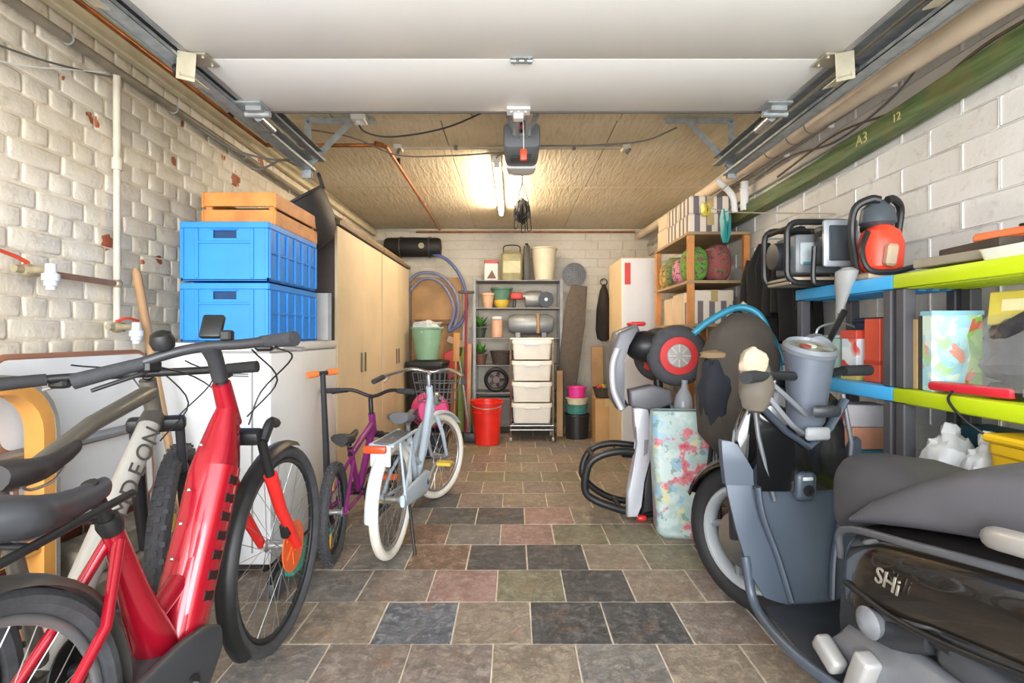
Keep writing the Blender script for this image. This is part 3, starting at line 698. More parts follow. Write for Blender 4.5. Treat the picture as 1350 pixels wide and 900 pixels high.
# dark lettering marks down the right flank
for k in range(7):
    u = .36+.08*k; MB().obox(hd+dt*u+V((.0622, .0, 0)), (.0025, .045, .024), (-.42+PI/2*0, 0, 0), .002).build('dark_letter', mat('dark_print', '2a0d12', .5), frame)
T(t, 'head_tube', [(0, .76, .99), (0, .815, .86)], [.026, .03], red2 if 0 else red)
T(t, 'seat_tube', [(0, .335, .73), (0, .40, .56), (0, .47, .40), (0, .50, .33)], [.019, .03, .046, .05], red, 14)
T(t, 'gusset_tube', [(0, .45, .45), (0, .56, .50)], [.022, .026], red)
T(t, 'gusset_tube', [(0, .46, .34), (0, .56, .38)], [.03, .03], red)
for s in (-1, 1):
    T(t, 'seat_stay', [(0 + s*.012, .345, .69), (s*.05, .26, .55), (s*.062, .02, R+.0)], [.012, .011, .010], red)
    T(t, 'chain_stay', [(s*.04, .46, .31), (s*.062, .2, .34), (s*.064, 0, R)], [.016, .014, .012], red)
MB().ring_loft([fat(V((0, y, z)), V((0, 1, -.2)), w_, h_) for y, z, w_, h_ in ((.30, .31, .03, .03), (.38, .31, .06, .07), (.5, .30, .068, .09), (.60, .30, .06, .075), (.64, .32, .03, .04))]).build('motor_cover', mat('dark_grey_plastic', '3a3d42', .45, 0, .1), t, 50)
MB().ring_loft([fat(V((.075, y, z)), V((0, 1, 0)), .018, h_) for y, z, h_ in ((-.05, .37, .03), (.02, .37, .06), (.25, .36, .045), (.45, .32, .09), (.54, .31, .09), (.6, .33, .04))]).build('chain_guard', mat('dark_grey_plastic', '3a3d42', .45), t, 50)
crank(t, .47, .30, .17, -2.4, mat('dark_grey_plastic', '3a3d42', .45), .07, .08)
# mudguards
def mudguard(par, c, R_, a0, a1, wdt, m, name='mudguard', sq=.35):
    mb = MB(); rings = []
    for i in range(25):
        a = a0+(a1-a0)*i/24; e = V((0, math.cos(a), math.sin(a)))
        rings.append([V(c)+e*(R_-.012)+V((-wdt, 0, 0)), V(c)+e*(R_+.004)+V((-wdt*.6, 0, 0)), V(c)+e*(R_+.008), V(c)+e*(R_+.004)+V((wdt*.6, 0, 0)), V(c)+e*(R_-.012)+V((wdt, 0, 0)), V(c)+e*(R_+.001)])
    return mb.ring_loft(rings).build(name, m, par, 60)
mudguard(t, (0, wb_, R), R+.012, 1.25, 3.9, .032, black)
mudguard(t, (0, 0, R), R+.012, -.25, 2.9, .032, mat('dark_mudguard', '4a4845', .5, 0, .15))
# suspension fork
T(t, 'steerer', [(0, .745, 1.03), (0, .83, .84)], .018, black)
MB().obox((0, .85, .815), (.15, .05, .045), (.3, 0, 0), .012, 2).build('fork_crown', black, t)
MB().tube(smooth_path([(.075, .86, .80), (.08, .90, .85), (.075, .95, .84)]), .016, 8).build('fork_brace', black, t)
for s in (-1, 1):
    T(t, 'fork_stanchion', [(s*.065, .86, .82), (s*.065, .955, .62)], .015, black)
    T(t, 'fork_leg', [(s*.066, .93, .675), (s*.068, 1.0, .54), (s*.066, wb_+.005, R)], [.022, .02, .016], red2, 14)
MB().obox((.06, wb_-.08, R+.09), (.03, .045, .06), (.3, 0, 0), .008).build('brake_caliper', black, t)
# cockpit
T(t, 'stem', [(0, .755, 1.0), (-.0, .73, 1.06), (0, .70, 1.10)], [.022, .022, .026], mat('dark_anodised', '3c3d41', .4, .3), 12)
barp = [(-.275, .60, 1.015), (-.2, .64, 1.04), (-.1, .69, 1.08), (0, .70, 1.10), (.09, .70, 1.105), (.18, .69, 1.115), (.245, .66, 1.12)]
da = mat('dark_anodised', '3c3d41', .4, .3)
hb = T(t, 'handlebar', barp, .0145, da, 12, k=4)
for s, (a, b) in ((-1, (barp[1], barp[0])), (1, (barp[5], barp[6]))):
    d = (V(b)-V(a)); a2 = V(a)-d*.55; b2 = V(b)+d*.25
    T(hb, 'grip', [a2, a2+(b2-a2)*.5, b2], [.017, .019, .021], mat('dark_grip', '35363a', .8, 0, .15, 40, .4, 200))
    T(hb, 'brake_lever', [a2+V((0, .035, -.01)), a2+d*.4+V((0, .06, -.02)), b2+V((0, .06, -.03))], [.010, .007, .006], alu if s > 0 else da, 8)
    MB().obox(a2+V((0, .02, -.01)), (.05, .05, .035), (0, 0, .3*s), .008).build('brake_clamp', black, hb)
MB().obox((0, .715, 1.155), (.06, .02, .075), (-.5, 0, .15), .008, 2).build('display', black, hb)
MB().obox((.05, .70, 1.13), (.03, .03, .03), None, .005).build('control_pad', black, hb)
MB().lathe([(.028, -.02), (.032, 0), (.026, .02), (.012, .028)], (-.12, .68, 1.115), (0, -.4, 1), 16).build('bell', black, hb)
for k, P in enumerate(([(.2, .66, 1.1), (.17, .85, 1.06), (.05, .9, .95), (.03, .86, .85)], [(-.2, .66, 1.06), (-.14, .86, 1.0), (-.03, .88, .9), (-.02, .84, .84)], [(.12, .7, 1.09), (.12, .86, .99), (.04, .83, .88)])):
    T(hb, 'brake_cable', P, .0028, black, 5, k=5)
# saddle, seat post, carrier
T(t, 'seat_post', [(0, .34, .715), (0, .28, .83)], .0155, black)
MB().lathe([(.022, -.02), (.026, 0), (.022, .02)], (0, .335, .728), (0, -.45, 1), 14).build('seat_clamp', black, t)
saddle(t, .175, .838, .29, .19, mat('grey_black_saddle', '3b3d42', .5, 0, .1), th=.065, tilt=-.03)
cr = T(t, 'carrier', [(-.06, .32, .80), (-.06, -.12, .76), (.06, -.12, .76), (.06, .32, .80)], .008, black)
for s in (-1, 1): T(cr, 'carrier_strut', [(s*.06, -.02, .77), (s*.075, 0, R)], .006, black)
for y in (-.04, .1, .22): T(cr, 'carrier_rung', [(-.06, y, .775), (.06, y, .775)], .006, black)
MB().tube(smooth_path([(-.09, .40, .15), (-.13, .30, .03), (-.15, .26, .0)]), .010, 8).build('kickstand', black, t)

# grey mountain bike behind the red one
gm = mat('grey_green_frame', '6f6c64', .4, .35, .12, 6); wl_ = mat('silver_frame', 'b8b6b1', .35, .3, .08)
t, wb_ = bike('mountain_bicycle', 'grey mountain bicycle with white vertical lettering on its down tube behind the red one', (-1.06, .82), (-1.23, 1.92))
R = .365
wheel(t, 'rear_wheel', (0, 0, R), R, .028, black, rubber, 28, knob=.006)
fw = wheel(t, 'front_wheel', (0, wb_, R), R, .034, black, rubber, 28, steer=.24, knob=.006)
mb = MB()
for k in range(3): a = .4+k*2.1; mb.obox((.02, .22*math.cos(a), .22*math.sin(a)), (.004, .03, .06), (a, 0, 0), .002)
stuff(mb.build('spoke_marks', mat('yellow_mark', 'd8c832', .5), fw))
hd, bb, sc_ = V((.0, .93, .915)), V((0, .44, .32)), V((0, .31, .80))
T(t, 'head_tube', [(0, .905, .985), (0, .955, .84)], .025, gm)
T(t, 'top_tube', [hd+V((0, -.01, .03)), hd*.5+sc_*.5+V((0, 0, .03)), sc_+V((0, .03, 0))], [.027, .023, .018], gm, 14)
dtb = T(t, 'down_tube', [hd+V((0, .012, -.05)), hd*.5+bb*.5+V((0, .01, -.02)), bb], [.032, .036, .036], wl_, 16)
MB().tube([hd+V((0, .012, -.05)), hd*.94+bb*.06+V((0, .012, -.047))], [.033, .0375], 16).build('dark_band', mat('dark_band', '55534f', .4, .2), dtb)
T(t, 'seat_tube', [sc_+V((0, -.02, .05)), bb], .018, gm)
for s in (-1, 1):
    T(t, 'seat_stay', [(s*.01, .31, .74), (s*.05, .2, .60), (s*.062, 0, R)], .010, gm)
    T(t, 'chain_stay', [(s*.03, .42, .32), (s*.062, 0, R)], .012, gm)
# lettering reads up the tube on the side that faces the aisle/back of the rider
d = (hd-bb).normalized(); 
lm = mat('dark_letters', '4a4844', .5)
for k, ch in enumerate('MDEON'):
    u = .56+.082*k; p = bb+(hd+V((0, 0, -.05))-bb)*u+V((0, .004, -.008))
    side = V((.80, -.60, 0)); side = (side-d*side.dot(d)).normalized(); up = side.cross(d).normalized()
    Rm = Matrix((d, up, side)).transposed()
    text('frame_letter', ch, .072, lm, dtb, p+side*.0375, Rm, .0012)
crank(t, .44, .32, .17, .7, black, .08, .06)
T(t, 'seat_post', [sc_, (.02, .33, .84)], .0145, black)
saddle(t, .375, .852, .27, .14, mat('black_saddle', '2c2a2b', .6), tilt=.01).location.x = .03
stg = .24
def st_(p):  # steering turn about the head axis, approximated around the vertical through the fork
    p = V(p); c = V((0, .96, p.z)); v = p-c; cs, sn = math.cos(stg), math.sin(stg); return c+V((v.x*cs-v.y*sn, v.x*sn+v.y*cs, 0))
off = V((0, 0, 0))
for s in (-1, 1):
    T(t, 'fork_stanchion', [st_((s*.066, .965, .83)), st_((s*.066, 1.04, .60))], .015, chrome if 0 else da)
    T(t, 'fork_leg', [st_((s*.068, 1.02, .65)), st_((s*.066, wb_, R))], [.024, .018], black)
MB().obox(st_((0, .965, .83)), (.17, .05, .05), (.25, 0, stg), .014, 2).build('fork_crown', black, t)
T(t, 'stem', [(0, .905, 1.0), st_((0, .87, 1.01)), st_((0, .84, 1.01))], .018, black)
bp_ = [st_(q) for q in ((-.32, .74, .995), (-.2, .79, 1.005), (0, .84, 1.01), (.2, .79, 1.02), (.32, .74, 1.03))]
hb = T(t, 'handlebar', bp_, .013, black, 10, k=4)
for a, b in ((bp_[1], bp_[0]), (bp_[3], bp_[4])):
    dd = b-a; T(hb, 'grip', [a+dd*.25, b], [.017, .019], mat('black_grip', '2a2a2c', .8, 0, .1, 40, .3, 200))
    MB().obox(a+dd*.1+V((0, .02, -.015)), (.05, .04, .03), None, .008).build('brake_clamp', black, hb)
    T(hb, 'brake_lever', [a+dd*.1+V((0, .03, -.02)), a+dd*.6+V((0, .07, -.03))], .006, alu, 8)
for P in ([(.15, .82, 1.05), (.17, .98, .98), (.05, 1.0, .85)], [(-.16, .8, 1.04), (-.1, .98, 1.0), (-.02, .99, .86)], [(.05, .84, 1.04), (.1, .96, .9), (.03, .92, .78)]):
    T(hb, 'brake_cable', P, .0026, black, 5, k=5)

# pale blue children's bicycle with cream tyres
pb = mat('pale_blue_paint', 'b6c6d3', .35, .05, .06, 4); ct = mat('cream_tyre', 'e3ddd0', .7, 0, .06)
t, wb_ = bike('city_bicycle', 'pale blue child\'s city bicycle with cream tyres and an orange rear reflector', (-.62, 2.68), (-.52, 3.66))
R = .29
wheel(t, 'rear_wheel', (0, 0, R), R, .023, alu, ct, 28)
fw = wheel(t, 'front_wheel', (0, wb_, R), R, .023, alu, ct, 28, steer=-.38)
hd, bb, sc_ = V((0, .74, .72)), V((0, .42, .27)), V((0, .26, .60))
T(t, 'head_tube', [(0, .72, .80), (0, .775, .62)], .022, pb)
T(t, 'down_tube', [hd, (0, .60, .48), (0, .48, .32), bb], [.022]*4, pb, k=4)
T(t, 'top_tube', [(0, .77, .64), (0, .62, .42), (0, .47, .37), (0, .36, .40)], [.018]*4, pb) if 0 else T(t, 'top_tube', [(0, .765, .65), (0, .66, .46), (0, .52, .36), (0, .36, .42)], .017, pb, k=4)
T(t, 'seat_tube', [bb, (0, .28, .56)], .018, pb)
for s in (-1, 1):
    T(t, 'seat_stay', [(s*.012, .29, .52), (s*.05, .12, .40), (s*.058, 0, R)], .009, pb)
    T(t, 'chain_stay', [(s*.03, .40, .27), (s*.058, 0, R)], .010, pb)
    T(t, 'fork_leg', [(s*.03, .79, .60), (s*.055, .85, .48), (s*.055, wb_, R)], [.014, .014, .010], pb)
mudguard(t, (0, 0, R), R+.02, .5, 3.2, .032, mat('white_mudguard', 'dfe3e6', .4, 0, .04), 'mudguard')
g = mudguard(t, (0, 0, 0), R+.02, .7, 3.0, .03, pb, 'mudguard'); g.location = (0, wb_, R); g.rotation_euler = (0, 0, -.38)
cr = T(t, 'carrier', [(-.05, .26, .60), (-.055, -.16, .60), (.055, -.16, .60), (.05, .26, .60)], .009, pb)
for s in (-1, 1): T(cr, 'carrier_strut', [(s*.055, -.05, .60), (s*.07, 0, R)], .007, pb)
MB().box(-.055, .055, -.14, .2, .60, .607, .002).build('carrier_plate', mat('grey_plate', '6f7478', .5), cr)
MB().obox((-.02, -.19, .585), (.11, .03, .035), (0, 0, 0), .008, 2).build('rear_reflector', mat('orange_red_lens', 'e8502a', .3), cr)
MB().box(-.05, .05, -.178, -.165, .50, .60, .004).build('reflector_plate', mat('white_plate', 'dcdfe2', .4), cr)
T(t, 'seat_post', [(0, .28, .56), (0, .245, .68)], .013, alu)
saddle(t, .22, .70, .24, .17, mat('grey_saddle', '54555a', .6))
T(t, 'stem', [(0, .72, .80), (0, .70, .87), (0, .74, .89)], .013, alu)
hb = T(t, 'handlebar', [(-.27, .52, .86), (-.24, .60, .88), (-.12, .73, .91), (0, .74, .89), (.12, .73, .91), (.24, .60, .88), (.27, .52, .86)], .011, chrome, 10, k=4)
for s in (-1, 1): T(hb, 'grip', [(s*.255, .57, .87), (s*.275, .46, .85)], .016, mat('dark_grip', '35363a', .8)); T(hb, 'brake_lever', [(s*.23, .63, .87), (s*.24, .54, .84)], .006, alu, 8)
MB().lathe([(.03, 0), (.05, .03), (.045, .05)], (0, .83, .70), (0, 1, 0), 16).build('headlamp', chrome, t)
crank(t, .42, .27, .14, .6, alu, .07, .055, mat('yellow_reflector_pedal', 'd8b53a', .5))
mb = MB().ring_loft([fat(V((.062, y, z)), V((0, 1, 0)), .012, h_) for y, z, h_ in ((-.03, .29, .03), (.05, .29, .045), (.4, .27, .07), (.47, .27, .05))]); mb.build('chain_guard', pb, t, 50)
T(t, 'kickstand', [(.05, .12, .25), (.09, .05, .1), (.11, .03, .0)], .008, black)
# wire basket on the handlebar
mb = MB()
for k in range(9):
    x = -.15+.0375*k
    mb.tube([(x, .84, .88), (x*.75, .86, .68)], .003, 4); mb.tube([(x, 1.02, .88), (x*.75, 1.0, .68)], .003, 4)
for z, q in ((.88, 1), (.81, .92), (.75, .84), (.68, .75)): mb.tube([(-.15*q, .84, z), (.15*q, .84, z), (.15*q, 1.02, z), (-.15*q, 1.02, z)], .004, 4, True)
stuff(mb.build('wire_basket', mat('grey_wire', '74777a', .4, .5), t))

# purple children's mountain bike
pu = mat('purple_paint', '8a2a78', .35, .15, .15, 6)
t, wb_ = bike('child_bicycle', 'small purple child\'s bicycle with knobbly tyres and yellow spoke reflectors', (-.90, 2.62), (-.84, 3.42))
R = .245
rw = wheel(t, 'rear_wheel', (0, 0, R), R, .026, black, rubber, 24, knob=.006, steer=.18)
for a in (1.2, 4.6): MB().obox((-.012, .14*math.cos(a), .14*math.sin(a)), (.008, .075, .026), (a, 0, 0), .004).build('spoke_reflector', mat('amber_reflector', 'f0a81c', .3), rw)
wheel(t, 'front_wheel', (0, wb_, R), R, .026, black, rubber, 24, knob=.006)
hd, bb, sc_ = V((0, .56, .60)), V((0, .34, .25)), V((0, .22, .48))
T(t, 'head_tube', [(0, .55, .66), (0, .585, .53)], .021, pu); T(t, 'down_tube', [hd+V((0, .01, -.03)), bb], .021, pu); T(t, 'top_tube', [hd, sc_], .018, pu); T(t, 'seat_tube', [bb, sc_+V((0, -.01, .04))], .016, pu)
for s in (-1, 1):
    T(t, 'seat_stay', [(s*.012, .23, .45), (s*.06, 0, R)], .009, pu); T(t, 'chain_stay', [(s*.03, .33, .25), (s*.06, 0, R)], .010, pu); T(t, 'fork_leg', [(s*.05, .60, .52), (s*.055, wb_, R)], .013, black)
MB().obox((0, .6, .525), (.12, .04, .035), (.2, 0, 0), .01).build('fork_crown', black, t)
T(t, 'seat_post', [sc_, (0, .19, .58)], .0125, black); saddle(t, .19, .60, .22, .14, mat('black_saddle', '2c2a2b', .6))
T(t, 'stem', [(0, .545, .66), (0, .53, .75), (0, .56, .76)], .014, black)
hb = T(t, 'handlebar', [(-.27, .47, .80), (-.12, .54, .80), (0, .56, .76), (.12, .54, .80), (.27, .47, .80)], .011, black, 10, k=4)
for s in (-1, 1): T(hb, 'grip', [(s*.18, .51, .80), (s*.28, .465, .80)], .016, mat('dark_grip', '35363a', .8)); T(hb, 'brake_lever', [(s*.15, .56, .79), (s*.24, .53, .78)], .006, black, 8)
crank(t, .34, .25, .13, .4, black, .06, .055, mat('orange_pedal', 'e0642c', .5))
MB().lathe([(.02, -.02), (.03, 0), (.02, .02)], (-.06, .0, R), (1, 0, 0), 12).build('axle_nut', black, t)

# kick scooter with orange grips
ks = thing('kick_scooter', 'kick scooter with orange handle grips and teal deck by the white freezer', 'scooter', (-1.02, 2.55, 0))
def K(mb, name, m): return mb.build(name, m, ks)
K(MB().tube([(0, .33, .16), (.005, .28, .55), (.01, .22, .93)], [.02, .017, .014], 12), 'steering_pole', da)
hbk = K(MB().tube([(-.035, .16, .925), (.055, .28, .935)], .012, 10), 'handlebar', da)
og_ = mat('orange_grip', 'e87a3c', .6, 0, .08)
MB().tube([(-.042, .15, .924), (-.008, .196, .929)], .017, 12).build('grip', og_, hbk); MB().tube([(.026, .241, .932), (.062, .29, .936)], .017, 12).build('grip', og_, hbk)
K(MB().box(-.055, .055, -.25, .28, .065, .09, .01), 'deck', mat('teal_deck', '3f9a86', .5, 0, .1))
for y in (.35, -.3): K(MB().lathe([(.02, -.012), (.055, -.014), (.062, 0), (.055, .014), (.02, .012)], (0, y, .062), (1, 0, 0), 22), 'wheel', mat('grey_wheel', '55575a', .6))
K(MB().obox((0, .33, .13), (.05, .05, .1), None, .01), 'fork', black)
K(MB().tube(smooth_path([(0, -.22, .12), (0, -.3, .135), (0, -.36, .09)]), .012, 8, sq=2), 'rear_brake', black)
# ---------------------------------------------------------------- left side: freezer, crates, wardrobes, table, tools
fz_m = mat('white_enamel', 'e3e5e6', .35, 0, .04, 3)
fz = thing('chest_freezer', 'white chest freezer with flat lid carrying the blue crates', 'freezer', (-1.44, 2.94, 0))
MB().box(-.29, .29, -.46, .46, .04, 1.045, .012, 2).build('body', fz_m, fz)
MB().box(-.295, .295, -.465, .465, 1.052, 1.098, .012, 2).build('lid', mat('white_lid', 'd9dad8', .4, 0, .05, 3), fz)
MB().box(-.28, .28, -.45, .45, 1.044, 1.053).build('lid_seal', mat('grey_seal', '9c9c99', .6), fz)
MB().box(.29, .297, -.42, -.36, .3, .42, .003).build('control_plate', mat('pale_grey_plate', 'c6c8c9', .4), fz)
for x in (-.25, .25):
    for y in (-.42, .42): MB().lathe([(.02, 0), (.025, .045)], (x, y, 0), n=10).build('foot', black, fz)
MB().box(.20, .206, -.4655, -.46, .1, 1.0).build('front_groove', mat('grey_seal', '9c9c99', .6), fz)

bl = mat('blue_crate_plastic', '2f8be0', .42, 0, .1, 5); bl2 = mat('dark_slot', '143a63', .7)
def crate(z, label):
    t = thing('storage_crate', label, 'crate', (-1.36, 2.76, z), 0, 'blue plastic crates on the freezer')
    W, L, H, T_ = .205, .295, .275, .006
    mb = MB(); mb.box(-W, W, -L, L, 0, .01, .003)
    # front wall has a hand slot
    mb2 = MB()
    for s in (-1, 1):
        mb.box(min(s*W, s*(W-T_)), max(s*W, s*(W-T_)), -L, L, .0, H)
        y = s*L; y2 = s*(L-T_); a, b = min(y, y2), max(y, y2)
        mb.box(-W, W, a, b, 0, H-.075); mb.box(-W, W, a, b, H-.038, H); mb.box(-W, -.055, a, b, H-.075, H-.038); mb.box(.055, W, a, b, H-.075, H-.038)
    body = mb.build('wall_shell', bl, t)
    for s in (-1, 1):
        MB().box(-W-.004, W+.004, min(s*(L-.02), s*(L+.006)), max(s*(L-.02), s*(L+.006)), H-.028, H+.002, .003).build('rim', bl, t)
        MB().box(min(s*(W-.02), s*(W+.006)), max(s*(W-.02), s*(W+.006)), -L, L, H-.028, H+.002, .003).build('rim', bl, t)
        for x in (-.2, -.13, .13, .2): MB().box(x-.008, x+.008, min(s*L, s*(L+.008)), max(s*L, s*(L+.008)), .012, H-.03, .002).build('rib', bl, t)
        MB().box(-.13, .13, min(s*L, s*(L+.006)), max(s*L, s*(L+.006)), H-.10, H-.088, .002).build('rib', bl, t)
        for y in (-.285, -.19, -.095, 0, .095, .19, .285): MB().box(min(s*W, s*(W+.009)), max(s*W, s*(W+.009)), y-.009, y+.009, .012, H-.03, .002).build('rib', bl, t)
        MB().box(min(s*W, s*(W+.007)), max(s*W, s*(W+.007)), -L, L, .13, .142, .002).build('rib', bl, t)
        MB().box(-.065, .065, min(s*L, s*(L+.007)), max(s*L, s*(L+.007)), H-.036, H-.030, .002).build('handle_lip', bl, t)
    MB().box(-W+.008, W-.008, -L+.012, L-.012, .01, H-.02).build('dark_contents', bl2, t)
    return t
crate(1.1, 'lower blue plastic crate resting directly on the white freezer lid')
crate(1.388, 'upper blue plastic crate carrying the orange wooden crate')
# orange wooden crate on top
ow = mat('orange_wood', 'd58a43', .55, 0, .2, 12, .15)
t = thing('wooden_crate', 'low orange wooden crate with slotted end on the upper blue crate', 'crate', (-1.34, 2.82, 1.668))
for s in (-1, 1):
    y = s*.26
    MB().box(-.17, .17, y-.008, y+.008, .0, .075, .002).build('end_board', ow, t); MB().box(-.17, .17, y-.008, y+.008, .092, .16, .002).build('end_board', ow, t)
    for z in (.0, .085): MB().box(min(s*.17, s*.182), max(s*.17, s*.182), -.27, .27, z, z+.072, .002).build('side_slat', ow, t)
    for x in (-.155, .155): MB().box(x-.015, x+.015, y-s*.008-.02*s if s > 0 else y+.008, y-s*.008 if s > 0 else y+.028, 0, .16, .002).build('corner_post', ow, t)
for k in range(4): MB().box(-.165+.085*k, -.09+.085*k, -.26, .26, -.0, .010, .002).build('base_slat', ow, t)
MB().box(-.12, .13, -.2, .2, .012, .10, .01).build('dark_filling', mat('dark_cloth', '3a332c', .8), t)
# black rubber tub leaning behind the crates, against the wardrobe
t = thing('rubber_tub', 'black rubber tub with rope handle tipped on its side above the crates', 'tub', (-1.28, 3.205, 1.775), rot=(.3, -.55, .2)); t.scale = (1.1, 1.0, 1.1)
rt = mat('black_rubber_tub', '2b2826', .6, 0, .15, 8)
MB().lathe([(.05, .0), (.11, .01), (.155, .05), (.185, .12), (.205, .22), (.213, .27), (.222, .275), (.222, .287), (.205, .285), (.19, .2), (.165, .1), (.10, .03), (.01, .022)], (0, 0, -.12), n=36).build('tub_shell', rt, t)
for s in (-1, 1): MB().tube(smooth_path([(s*.208, -.05, .14), (s*.225, -.045, .21), (s*.225, .045, .21), (s*.208, .05, .14)]), .010, 8).build('rope_handle', rt, t)
# grey framed panel behind the crates on the freezer
t = thing('framed_panel', 'narrow grey framed panel standing on the freezer behind the crates', 'panel', (-1.215, 3.22, 1.1))
MB().box(-.09, .09, -.012, .012, 0, .29, .002).build('panel', mat('pale_grey_panel', 'b9b8b4', .5), t)
for x in (-.09, .0, .09): MB().box(x-.01, x+.01, -.018, -.01, 0, .29, .002).build('frame_bar', mat('grey_frame', '8b8a88', .5), t)

# wardrobes
wd = mat('beige_laminate', 'd2bf9f', .5, 0, .1, 2.5); wdd = mat('dark_laminate', '4a3f38', .5, 0, .15, 4); wde = mat('brown_edge', '6b5a48', .55)
def wardrobe(y0, y1, label):
    t = thing('wardrobe', label, 'wardrobe', (-1.45, (y0+y1)/2, 0), 0, 'beige wardrobes along the left wall')
    h = (y1-y0)/2
    MB().box(-.29, .27, -h+.001, -h+.02, .0, 1.86).build('side_panel', wdd, t); MB().box(-.29, .27, h-.02, h-.001, .0, 1.86).build('side_panel', wdd, t)
    MB().box(-.29, -.28, -h+.02, h-.02, 0, 1.86).build('back_panel', wdd, t)
    MB().box(-.29, .31, -h+.001, h-.001, 1.86, 1.89, .002).build('top_board', wde, t)
    MB().box(-.28, .26, -h+.02, h-.02, .0, .07).build('plinth', wdd, t)
    for a, b, hx in ((-h+.004, -.003, -.05), (.003, h-.012, .05)):
        d = MB().box(.272, .292, a, b, .075, 1.852, .002).build('wardrobe_door', wd, t)
        MB().box(.2925, .304, hx-.008, hx+.008, .85, 1.0, .003).build('door_handle', wde, d)
    return t
wardrobe(3.44, 4.61, 'nearer beige two-door wardrobe with a dark side panel behind the freezer')
wardrobe(4.63, 5.80, 'farther beige two-door wardrobe reaching towards the back wall')
t = thing('timber_batten', 'long wooden batten lying along the front edge of the wardrobe tops', 'plank', (-1.2, 4.6, 1.892))
MB().box(-.02, .02, -1.0, 1.05, 0, .045, .003).build('plank_body', mat('brown_batten', '8f7754', .6, 0, .2, 8), t)
t = thing('cable_tangle', 'dark tangle of cables and a red plug on the nearer wardrobe top', 'cable', (-1.38, 3.75, 1.893))
mb = MB(); r = random.Random(5)
for k in range(8):
    P = [(r.uniform(-.03, .03)+.09*math.cos(a+k), r.uniform(-.06, .06)+.13*math.sin(a+k)*1.0+.02*k, .012+.01*k+r.uniform(0, .02)) for a in [2*PI*i/10 for i in range(10)]]
    mb.tube(smooth_path(P, 3), .008, 6)
mb.build('cables', mat('dark_cable', '2f2926', .6), t); MB().box(.05, .11, .2, .26, .0, .05, .01).build('red_plug', mat('red_plastic', 'c8352c', .45), t)
for k, (y, col, nm, lab) in enumerate(((4.25, '4d4034', 'toolbox', 'dark brown toolbox on the wardrobe tops'), (4.9, '5f5a46', 'storage_bag', 'olive rolled bag lying on the farther wardrobe'))):
    t = thing(nm, lab, 'box' if k == 0 else 'bag', (-1.43, y, 1.891))
    m_ = mat('olive%d' % k, col, .7, 0, .2)
    if k == 0: MB().box(-.1, .1, -.16, .16, 0, .10, .01).build('case', m_, t); MB().box(-.102, .102, -.162, .162, .1, .13, .01).build('case_lid', m_, t); MB().tube(smooth_path([(0, -.06, .13), (0, -.05, .16), (0, .05, .16), (0, .06, .13)]), .008, 6).build('carry_handle', black, t)
    else:
        MB().lathe([(.02, -.24), (.07, -.22), (.085, -.1), (.08, .1), (.07, .22), (.02, .24)], (0, 0, .085), (0, 1, 0), 16).build('roll', m_, t)
        for yy in (-.12, .12): MB().torus((0, yy, .085), (0, 1, 0), .083, .006, 18, 6).build('strap', black, t)

# folded white table leaning on the brick wall behind the bicycles
t = thing('folding_table', 'folded white table with brown edging leaning on the brick wall behind the bicycles', 'table', (-1.62, 2.03, 0), rot=(0, -.06, 0))
wtop = mat('white_tabletop', 'e0e2e4', .35, 0, .06, 5); bed = mat('brown_edging', '9c6a4e', .5)
Mx = lambda u, v, h: V((h, u, v))
for z, hh, nm in ((.90, .31, 'table_leaf'), (.57, .29, 'table_leaf')):
    o = [(u, v+z) for u, v in rrect(.70, hh, .05, 5)]; lf = MB().prism(o, -.012, .012, Mx).build(nm, wtop, t)
    MB().tube([(0, u, v) for u, v in o], .0145, 8, True).build('edging', bed, lf)
MB().tube([(.035, -.40, .735), (.035, .42, .735)], .017, 10).build('frame_tube', mat('grey_tube', '8e9296', .4, .5), t)
for y in (-.3, .3): MB().tube([(.0, y, .75), (.0, y, .0)], .016, 8).build('table_leg', bed, t)
# bentwood arch at the far left
t = thing('bentwood_frame', 'arched orange bentwood frame with grey outer edge standing by the brick wall', 'frame', (-1.58, 1.55, 0))
aw = mat('honey_wood', 'e0a254', .45, 0, .18, 6); ae = mat('grey_laminate_edge', '8d8a84', .5)
def arch(dr):
    r_ = .20-dr; hw = .235-dr; z1 = 1.01-dr
    return [(0, -hw, 0), (0, -hw, z1-r_)]+arc((0, -hw+r_, z1-r_), r_, PI, PI/2, 6)[1:]+arc((0, hw-r_, z1-r_), r_, PI/2, 0, 6)+[(0, hw, 0)]
A0, A1, A2 = arch(0), arch(.016), arch(.06)
def band(P, Q, x0, x1): return MB().ring_loft([[V((x0, p[1], p[2])), V((x1, p[1], p[2])), V((x1, q[1], q[2])), V((x0, q[1], q[2]))] for p, q in zip(P, Q)])
band(A0, A1, -.035, .035).build('outer_edge', ae, t, 50); band(A1, A2, -.033, .033).build('arch', aw, t, 50)
for z in (.44, .70): MB().box(-.025, .025, -.176, .176, z-.025, z+.025, .004).build('cross_rail', aw, t)
# spade leaning on the wall
t = thing('spade', 'long wooden handled spade leaning on the brick wall left of the blue crates', 'spade', (-1.44, 2.30, 0))
d0, d1 = V((0, .0, .26)), V((-.25, .04, 1.43))
MB().tube([d0, d1-(d1-d0)*.02, d1], [.016, .018, .010], 12).build('handle', mat('ash_handle', 'b08a62', .5, 0, .15, 6), t)
dd = (d1-d0).normalized()
MB().ring_loft([[d0+dd*k+V((0, w_*c, 0))+V((.006*s, 0, 0)) for c, s in ((-1, -1), (1, -1), (1, 1), (-1, 1))] for k, w_ in ((.02, .06), (0, .09), (-.2, .085), (-.262, .02))]).build('blade', mat('worn_blade', '70706c', .45, .7, .2), t)
